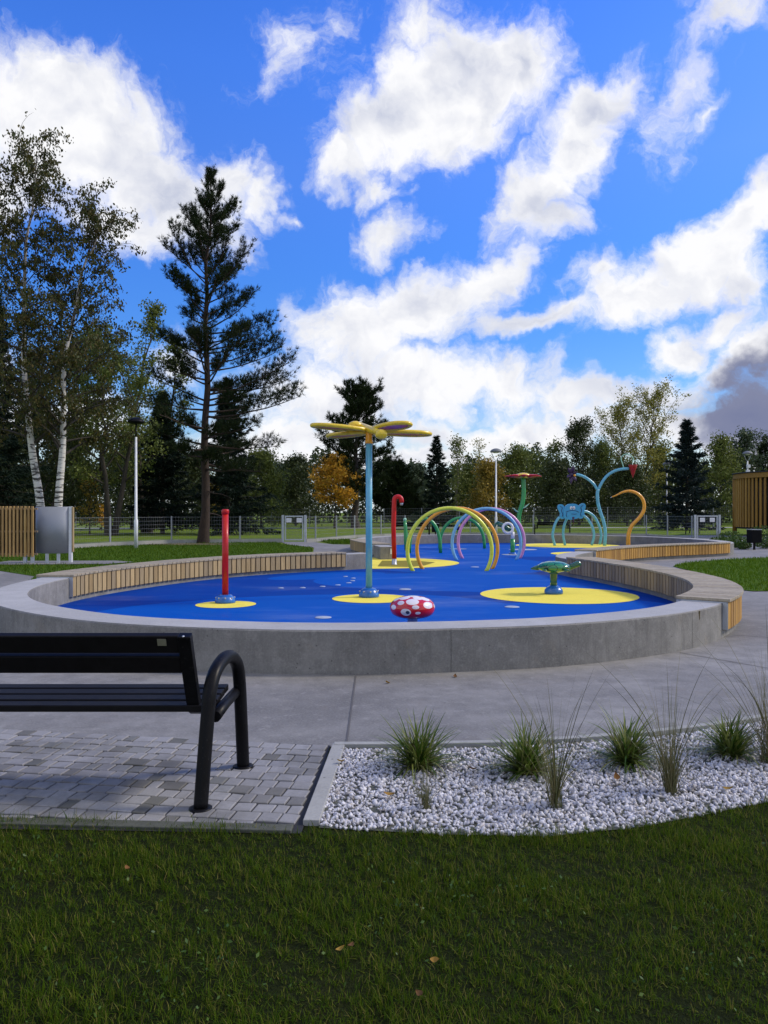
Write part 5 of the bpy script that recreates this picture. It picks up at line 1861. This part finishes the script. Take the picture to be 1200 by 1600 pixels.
def pine(label, loc, H, seed, prof, base=.3, nb=70, tuft=7, needle=.19, bark_mat='bark', lean=0.0, r=None, nw=.010, name='pine_tree', sub=7, mat='pine', rz=0, dead=4, whorl=1, bare=.28, irregular=False):
    """prof: list of (height fraction, reach to the left, reach to the right) as seen from the path"""
    rng = random.Random(seed)
    g = np.random.default_rng(seed)
    t = thing(name, label, 'tree', loc, rz)
    wood_ = MB()
    r = r or H * .013
    nn = 12
    ctrl = [Vector((lean * H * (i / nn) ** 1.5 + (0 if i in (0,) else rng.gauss(0, .006 * H)), rng.gauss(0, .004 * H), H * i / nn - (.05 if i == 0 else 0))) for i in range(nn + 1)]
    wood_.tube(ctrl, [r * (1.5 if i == 0 else 1.0) * (1 - .95 * (i / nn) ** 1.15) + .012 for i in range(nn + 1)], 12, cap=False)
    cs, ds = [], []

    def reach(f, azm):
        for (a, l0, r0), (b, l1, r1) in zip(prof, prof[1:]):
            if a <= f <= b:
                q = (f - a) / (b - a)
                l, rt = l0 + (l1 - l0) * q, r0 + (r1 - r0) * q
                w = (math.cos(azm) + 1) / 2
                return l + (rt - l) * w
        return .2

    for i in range(nb):
        f = base + (.985 - base) * (((i // whorl) * whorl + rng.random() * (.8 if whorl == 1 else .9)) / nb) ** .9
        q = (f - base) / (1 - base)
        azm = i * 2.399 + rng.gauss(0, .3)
        L = reach(f, azm) * rng.choice((.5, .75, .95, 1.05, 1.15))
        if irregular:
            azm += rng.gauss(0, .5)
            L = reach(f, azm) * rng.choice((.4, .65, .85, .95, 1.02, 1.16))
            if rng.random() < .07:
                continue
        el_ = -.05 + 1.0 * q ** 1.3 + rng.gauss(0, .12)
        p, _ = along(ctrl, f)
        d = Vector((math.cos(azm) * math.cos(el_), math.sin(azm) * math.cos(el_), math.sin(el_)))
        bp = limb(wood_, p, d, L, max(.014, r * .34 * (1 - q * .75)), .010, .30 if irregular else .35, rng, 6, 6)
        m = max(3, int(sub * (.5 + L / 3)))
        for j in range(m):
            fj = bare + (1 - bare) * (j + rng.random()) / m
            pj, dj = along(bp, fj)
            sd2 = Vector((-dj.y, dj.x, 0)).normalized() * rng.choice((-1, 1))
            dd = (dj * .8 + sd2 * rng.uniform(.3, 1.0) + Vector((0, 0, rng.gauss(.2, .3)))).normalized()
            tl = L * rng.uniform(.14, .32) * (1.15 - fj * .4) + .12
            if irregular:
                dd = (dd + Vector((0, 0, .55))).normalized()
                tl = .25 + L * rng.uniform(.05, .16)
            tw = limb(wood_, pj, dd, tl, .011, .005, .45, rng, 3, 3)
            for k in range(1, 4):
                dk = (tw[k] - tw[k - 1]).normalized()
                cs.append(tw[k]); ds.append(dk)
                if tl > .35:
                    for e in range(2):
                        off_ = Vector((rng.gauss(0, .12), rng.gauss(0, .12), rng.gauss(.05, .07)))
                        cs.append(tw[k].lerp(tw[k - 1], rng.random()) + off_); ds.append((dk + off_ * 3).normalized())
        cs.append(bp[-1]); ds.append((bp[-1] - bp[-2]).normalized())
    for i in range(dead):                        # bare dead limbs below the crown
        f = base - .02 - .1 * rng.random()
        azm = rng.uniform(0, 6.28)
        p, _ = along(ctrl, max(.08, f))
        limb(wood_, p, (math.cos(azm), math.sin(azm), .05), rng.uniform(.6, 1.8), .03, .006, -.2, rng, 5, 5)
    for k in range(5):
        cs.append(ctrl[-1] - Vector((0, 0, .12 * k))); ds.append(Vector((0, 0, 1)))
    co, fa = needles(g, np.array([tuple(v) for v in cs]), np.array([tuple(v) for v in ds]), tuft, needle, nw)
    wood_.build('trunk', M[bark_mat], t)
    np_mesh('crown', co, fa, M[mat], t)
    return t


def spruce(label, loc, H, width, seed, mat='spruce', base=.06, nb=130, leaf=.16, name='spruce_tree', per=34, rz=0):
    rng = random.Random(seed)
    g = np.random.default_rng(seed)
    t = thing(name, label, 'tree', loc, rz)
    wood_ = MB()
    r = H * .013
    wood_.tube([(0, 0, -.05), (0, 0, H * .3), (0.02, 0, H * .7), (0, 0, H)], [r * 1.3, r, r * .5, .012], 8, cap=False)
    C, D = [], []
    for i in range(nb):
        f = base + (.985 - base) * ((i + rng.random()) / nb)
        q = (f - base) / (1 - base)
        L = width / 2 * (1 - q) ** .85 * rng.choice((.62, .8, .95, 1.05, 1.18)) * rng.uniform(.9, 1.1) + .10
        azm = i * 2.399 + rng.gauss(0, .25)
        el_ = -.25 + .8 * q + rng.gauss(0, .07)
        d = Vector((math.cos(azm) * math.cos(el_), math.sin(azm) * math.cos(el_), math.sin(el_)))
        bp = limb(wood_, (0, 0, H * f), d, L, max(.01, r * .25 * (1 - q)), .006, .28, rng, 5, 4)
        for j in range(max(8, int(per * (.25 + 1.5 * L / width)))):
            fj = .12 + .88 * rng.random()
            pj, dj = along(bp, fj)
            sd2 = Vector((-dj.y, dj.x, 0)) * rng.gauss(0, .22) * L * (1.1 - fj * .8)
            C.append(pj + sd2 + Vector((0, 0, -abs(rng.gauss(0, .05)) - abs(sd2.length) * .25)))
            D.append((dj * .7 + sd2.normalized() * .5 + Vector((0, 0, -.35))).normalized())
    C = np.array([tuple(v) for v in C]); D = np.array([tuple(v) for v in D])
    co, fa = needles(g, C, D, 6, leaf * 1.6, leaf * .17, .75)
    wood_.build('trunk', M['bark_dark'], t)
    np_mesh('crown', co, fa, M[mat], t)
    return t


def X(u, d):
    return (u - 600) / 1200 * d


def top(v, d):
    return CAM_H + (800 - v) / 1200 * d


# ---- the big pine
PD = 34.5
pine('tall lone pine with bare lower trunk standing on the lawn', (X(317, PD), PD, 0), top(266, PD), 3,
     [(0, .3, .3), (.19, 1.4, 3.0), (.27, 2.4, 4.2), (.36, 2.4, 4.1), (.48, 2.1, 4.2), (.56, 1.6, 2.8), (.65, 1.9, 3.3), (.72, 2.7, 1.8), (.77, 2.0, 1.7), (.855, 1.2, 1.2), (.92, .7, .65), (1.0, .15, .15)],
     base=.19, nb=118, tuft=11, needle=.19, lean=.028, r=.19, nw=.0098, sub=11, dead=5, whorl=2, bare=.34, irregular=True)
# ---- birches
BD = 30.0


def birch(label, u, vtop, ubend, seed, width, n_leaf, lean_pts, base=.30, nb=34):
    rng = random.Random(seed)
    g = np.random.default_rng(seed)
    H = top(vtop, BD)
    t = thing('birch_tree', label, 'tree', (X(u, BD), BD, 0), 0, 'white birches by the cabin')
    ctrl = [Vector((X(uu, BD) - X(u, BD), rng.gauss(0, .08), CAM_H + (800 - vv) / 1200 * BD)) for uu, vv in lean_pts]
    ctrl[0].z = -.05
    ctrl = spline(ctrl, .6)
    n = len(ctrl)
    stem = MB().tube(ctrl, [.175 * (1.2 if i == 0 else 1) * (1 - .94 * (i / (n - 1)) ** .8) + .010 for i in range(n)], 12, cap=False)
    tw_mb = MB()
    tips = []
    for i in range(nb):
        f = base + (.98 - base) * (i + rng.random()) / nb
        q = (f - base) / (1 - base)
        p, _ = along(ctrl, f)
        azm = i * 2.399 + rng.gauss(0, .4)
        L = width / 2 * (1.0 - .62 * q) * rng.uniform(.55, 1.25)
        el_ = .55 + .55 * q + rng.gauss(0, .15)
        bp = limb(tw_mb, p, (math.cos(azm) * math.cos(el_), math.sin(azm) * math.cos(el_), math.sin(el_)), L * 1.15, max(.012, .06 * (1 - q)), .008, -.35, rng, 6, 5)
        for j in range(9):
            fj = .22 + .78 * (j + rng.random()) / 9
            pj, dj = along(bp, fj)
            d = (dj + Vector((rng.gauss(0, .7), rng.gauss(0, .7), rng.gauss(.1, .4)))).normalized()
            tw = limb(tw_mb, pj, d, rng.uniform(.5, 1.25), .010, .003, -1.5, rng, 6, 3)
            for k in range(1, 7):
                tips.append(tw[k])
    tips = np.array([tuple(v) for v in tips])
    w = g.gamma(.9, 1.0, len(tips))
    c = np.repeat(tips, np.round(w / w.sum() * n_leaf).astype(int), axis=0)
    c = c + g.normal(0, .09, c.shape)
    co, fa = leaf_quads(g, c, .062, up=((0, 0, -1), .55))
    stem.build('trunk', M['birch'], t)
    tw_mb.build('branches', M['bark_dark'], t)
    np_mesh('crown', co, fa, M['leaf_birch'], t)
    return t


birch('taller white-barked birch, trunk leaning away behind the steel cabin', 66, 212, 0, 61, 5.8, 19000,
      [(69, 850), (62, 780), (52, 720), (45, 650), (38, 560), (36, 470), (42, 380), (52, 320), (58, 245)], .26, 52)
birch('shorter white-barked birch with forked crown reaching towards the pine', 90, 312, 0, 62, 5.8, 18000,
      [(89, 850), (92, 780), (97, 700), (99, 630), (104, 560), (116, 490), (130, 420), (146, 385), (155, 338)], .26, 48)

# ---- other trees near and far: (maker, label, u, distance, top v, width px, ...)
def tree_at(kind, label, u, d, vt, wpx, seed, **kw):
    H, w = top(vt, d), wpx / 1200 * d
    loc = (X(u, d), d, 0)
    if kind == 'spruce':
        return spruce(label, loc, H, w, seed, **kw)
    if kind == 'pine':
        s = w / 2
        return pine(label, loc, H, seed, kw.pop('prof', [(0, .2, .2), (.2, s * .8, s * .9), (.35, s, s * 1.05), (.5, s * .7, s * .85), (.7, s * .6, s * .55), (.88, s * .42, s * .38), (1, .15, .15)]), **kw)
    return broadleaf(kind, label, loc, H, w, seed, **kw)


tree_at('spruce', 'black-green spruce filling the frame edge behind the birches', -8, 41, 450, 170, 71, nb=150, leaf=.2, per=46)
tree_at('spruce', 'dark spruce just behind the lamp with the flat head', 254, 50, 610, 112, 72, nb=150, leaf=.19, per=46)
tree_at('spruce', 'dark spruce partly hidden by the tall pine trunk', 356, 48, 590, 135, 73, nb=150, leaf=.19, per=46)
tree_at('poplar_tree', 'tall olive green poplar with several stems behind the flat-headed lamp', 172, 46, 478, 165, 74, leaf_mat='leaf_olive', bark_mat='bark_dark', n_leaf=15000, leaf=.095, base=.22, nb=44, stems=3, lift=(.5, 1.25), spread=.24)
tree_at('poplar_tree', 'dusky leafy tree between the two birch trunks', 70, 48, 520, 150, 75, leaf_mat='leaf_dark', bark_mat='bark_dark', n_leaf=21000, leaf=.10, base=.10, nb=46, stems=2, spread=.34)
tree_at('poplar_tree', 'thin green tree reaching up between poplar and pine', 228, 52, 520, 95, 76, leaf_mat='leaf_olive', bark_mat='bark_dark', n_leaf=8000, leaf=.095, base=.2, nb=32, stems=2, lift=(.5, 1.2))
tree_at('maple_bush', 'mustard yellow sapling glowing in the shade below the poplar', 140, 47, 742, 46, 77, leaf_mat='leaf_mustard', bark_mat='bark_dark', n_leaf=650, leaf=.09, base=.15, nb=16, shape='round')
tree_at('maple_bush', 'small mustard sapling right of the tall pine trunk', 338, 52, 745, 44, 78, leaf_mat='leaf_mustard', bark_mat='bark_dark', n_leaf=1000, leaf=.09, base=.15, nb=14, shape='round')
tree_at('maple_bush', 'narrow orange sapling seen through the fence beside the cabin', 159, 58, 788, 14, 79, leaf_mat='leaf_gold', bark_mat='bark_dark', n_leaf=260, leaf=.09, base=.2, nb=10, shape='column', spread=.08)
tree_at('leafy_tree', 'rounded mid green tree right of the pine, standing at the far fence', 408, 66, 712, 92, 80, leaf_mat='leaf_olive', bark_mat='bark_dark', n_leaf=11000, leaf=.11, base=.04, nb=46, shape='round', spread=.32)
tree_at('leafy_tree', 'low grey-green willow left of the golden maple', 462, 78, 722, 82, 81, leaf_mat='leaf_dark', bark_mat='bark_dark', n_leaf=10000, leaf=.13, base=.03, nb=46, shape='round', spread=.36)
tree_at('leafy_tree', 'grey-green bush between the willow and the golden maple', 440, 88, 735, 90, 82, leaf_mat='leaf_greyblue', bark_mat='bark_dark', n_leaf=8000, leaf=.14, base=.03, nb=40, shape='round', spread=.4)
tree_at('maple_tree', 'small golden yellow maple with a thin dark trunk', 523, 66, 726, 72, 83, leaf_mat='leaf_gold', bark_mat='bark_dark', n_leaf=7000, leaf=.11, base=.34, nb=40, shape='oval', r=.085, spread=.2, lift=(.05, 1.0))
tree_at('pine', 'dark pine rising behind the dragonfly sprinkler', 556, 68, 610, 92, 84, base=.22, nb=80, tuft=8, needle=.36, nw=.024, sub=8, bark_mat='bark_dark', lean=.01, r=.3,
        prof=[(0, .2, .2), (.2, 2.4, 3.4), (.34, 3.3, 3.4), (.5, 3.4, 3.2), (.62, 3.0, 2.7), (.72, 2.2, 2.4), (.85, 2.4, 2.6), (.94, 1.7, 1.7), (1, .5, .5)])
tree_at('pine', 'squat dark pine right of the sky blue pole', 618, 74, 728, 90, 85, base=.08, nb=70, tuft=8, needle=.36, nw=.026, sub=8, bark_mat='bark_dark', r=.2)
tree_at('leafy_tree', 'grey-green bush squeezed between the squat pine and the pointed spruce', 648, 84, 735, 70, 86, leaf_mat='leaf_greyblue', bark_mat='bark_dark', n_leaf=7000, leaf=.14, base=.03, nb=36, shape='round', spread=.38)
tree_at('spruce', 'pointed dark spruce above the red shower pipe and lime hoop', 682, 72, 680, 64, 87, nb=95, leaf=.2)
tree_at('birch_sapling', 'airy slim tree just right of the pointed spruce', 714, 82, 680, 36, 88, leaf_mat='leaf_olive', bark_mat='bark_pale', n_leaf=1900, leaf=.12, base=.15, nb=28, shape='column', lift=(.7, 1.2), r=.09, spread=.3)
tree_at('birch_sapling', 'nearly bare pale slim tree left of the dome lamp', 748, 86, 682, 34, 89, leaf_mat='leaf_yellowgreen', bark_mat='bark_pale', n_leaf=700, leaf=.11, base=.2, nb=28, shape='column', lift=(.7, 1.2), r=.09, spread=.3)
tree_at('leafy_tree', 'yellowing tree straight behind the dome lamp', 762, 78, 726, 66, 90, leaf_mat='leaf_mustard', bark_mat='bark_dark', n_leaf=7000, leaf=.12, base=.05, nb=40, shape='round', spread=.35)
tree_at('leafy_tree', 'olive bush between spruce and dome lamp', 730, 86, 735, 64, 91, leaf_mat='leaf_olive', bark_mat='bark_dark', n_leaf=6500, leaf=.13, base=.04, nb=38, shape='round', spread=.36)
tree_at('leafy_tree', 'olive tree directly behind the red flower sprinkler', 806, 80, 712, 74, 92, leaf_mat='leaf_olive', bark_mat='bark_dark', n_leaf=8500, leaf=.12, base=.06, nb=42, shape='oval', spread=.34)
tree_at('leafy_tree', 'loose feathery tree right of the red flower sprinkler', 846, 84, 696, 70, 93, leaf_mat='leaf_olive', bark_mat='bark_dark', n_leaf=6500, leaf=.12, base=.1, nb=40, shape='oval', spread=.34, lift=(.5, 1.2), stems=2)
tree_at('leafy_tree', 'tall dark tree above the blue elephant face', 905, 82, 662, 78, 94, leaf_mat='leaf_dark', bark_mat='bark_dark', n_leaf=8500, leaf=.12, base=.12, nb=44, shape='oval', spread=.32, lift=(.4, 1.2))
tree_at('leafy_tree', 'dusky bush behind the blue elephant face', 872, 76, 728, 76, 95, leaf_mat='leaf_dark', bark_mat='bark_dark', n_leaf=9000, leaf=.12, base=.03, nb=46, shape='round', spread=.34)
tree_at('poplar_tree', 'tallest yellow-green tree behind the red cone and orange hook', 994, 86, 615, 128, 301, leaf_mat='leaf_yellowgreen', bark_mat='bark_dark', n_leaf=16000, leaf=.11, base=.2, nb=84, stems=2, lift=(.45, 1.25), shape='oval', spread=.26)
tree_at('leafy_tree', 'dark bush at the foot of the tallest yellow-green tree', 980, 78, 738, 100, 97, leaf_mat='leaf_dark', bark_mat='bark_dark', n_leaf=9500, leaf=.12, base=.03, nb=46, shape='round', spread=.36)
tree_at('leafy_tree', 'olive bush left of the blue-grey spruce', 1030, 88, 700, 64, 98, leaf_mat='leaf_olive', bark_mat='bark_dark', n_leaf=7000, leaf=.13, base=.05, nb=40, shape='oval', spread=.36)
tree_at('leafy_tree', 'dark leafy tree between elephant and red cone', 942, 84, 700, 70, 99, leaf_mat='leaf_olive', bark_mat='bark_dark', n_leaf=8000, leaf=.12, base=.05, nb=42, shape='oval', spread=.34)
tree_at('spruce', 'broad blue-grey spruce beyond the right-hand gate', 1073, 60, 656, 104, 100, mat='spruce_blue', nb=120, leaf=.2, base=.05, per=44)
tree_at('leafy_tree', 'olive tree between the blue-grey spruce and the kiosk lamp', 1126, 82, 690, 76, 101, leaf_mat='leaf_olive', bark_mat='bark_dark', n_leaf=9000, leaf=.12, base=.04, nb=44, shape='oval', spread=.34)
tree_at('leafy_tree', 'grey-green tree behind the kiosk lamp', 1163, 86, 684, 84, 102, leaf_mat='leaf_greyblue', bark_mat='bark_dark', n_leaf=8500, leaf=.13, base=.04, nb=44, shape='oval', spread=.36)
tree_at('pine', 'dark ragged pine at the frame edge above the kiosk roof', 1196, 92, 684, 60, 103, base=.1, nb=70, tuft=7, needle=.4, nw=.026, sub=7, bark_mat='bark_dark', r=.2)
tree_at('leafy_tree', 'olive tree standing past the frame edge behind the kiosk', 1240, 84, 690, 90, 104, leaf_mat='leaf_olive', bark_mat='bark_dark', n_leaf=6000, leaf=.13, base=.05, nb=38, shape='oval', spread=.36)
tree_at('leafy_tree', 'dark leafy bush under the tall pine at the far fence', 300, 66, 720, 110, 105, leaf_mat='leaf_dark', bark_mat='bark_dark', n_leaf=9000, leaf=.12, base=.03, nb=44, shape='round', spread=.36)
tree_at('leafy_tree', 'dark thicket bush behind the cabin and birches', 110, 58, 690, 120, 106, leaf_mat='leaf_dark', bark_mat='bark_dark', n_leaf=11000, leaf=.11, base=.03, nb=46, shape='round', spread=.36)
tree_at('leafy_tree', 'dark thicket bush behind the slat screen', 20, 56, 690, 120, 107, leaf_mat='leaf_dark', bark_mat='bark_dark', n_leaf=10000, leaf=.11, base=.03, nb=46, shape='round', spread=.36)
tree_at('leafy_tree', 'dark thicket bush left of the dark spruce at the lamp', 205, 62, 690, 110, 108, leaf_mat='leaf_dark', bark_mat='bark_dark', n_leaf=10000, leaf=.11, base=.03, nb=46, shape='round', spread=.36)

# ---- the wood behind them, one mass
wg = np.random.default_rng(77)
n = 95000
u = wg.uniform(-330, 1520, n)
d = 96 + wg.uniform(0, 16, n)
ridge = 722 + 12 * np.sin(u * .021) + 9 * np.sin(u * .057 + 1) + 7 * np.sin(u * .131 + 2) + 5 * np.sin(u * .29)
Ht = CAM_H + (800 - ridge) / 1200 * 100
z = Ht * wg.uniform(0, 1, n) ** .75
c = np.stack([(u - 600) / 1200 * d, d, z], -1)
co, fa = leaf_quads(wg, c, .26)
tag(np_mesh('woods', co, fa, M['leaf_dark']), kind='stuff')
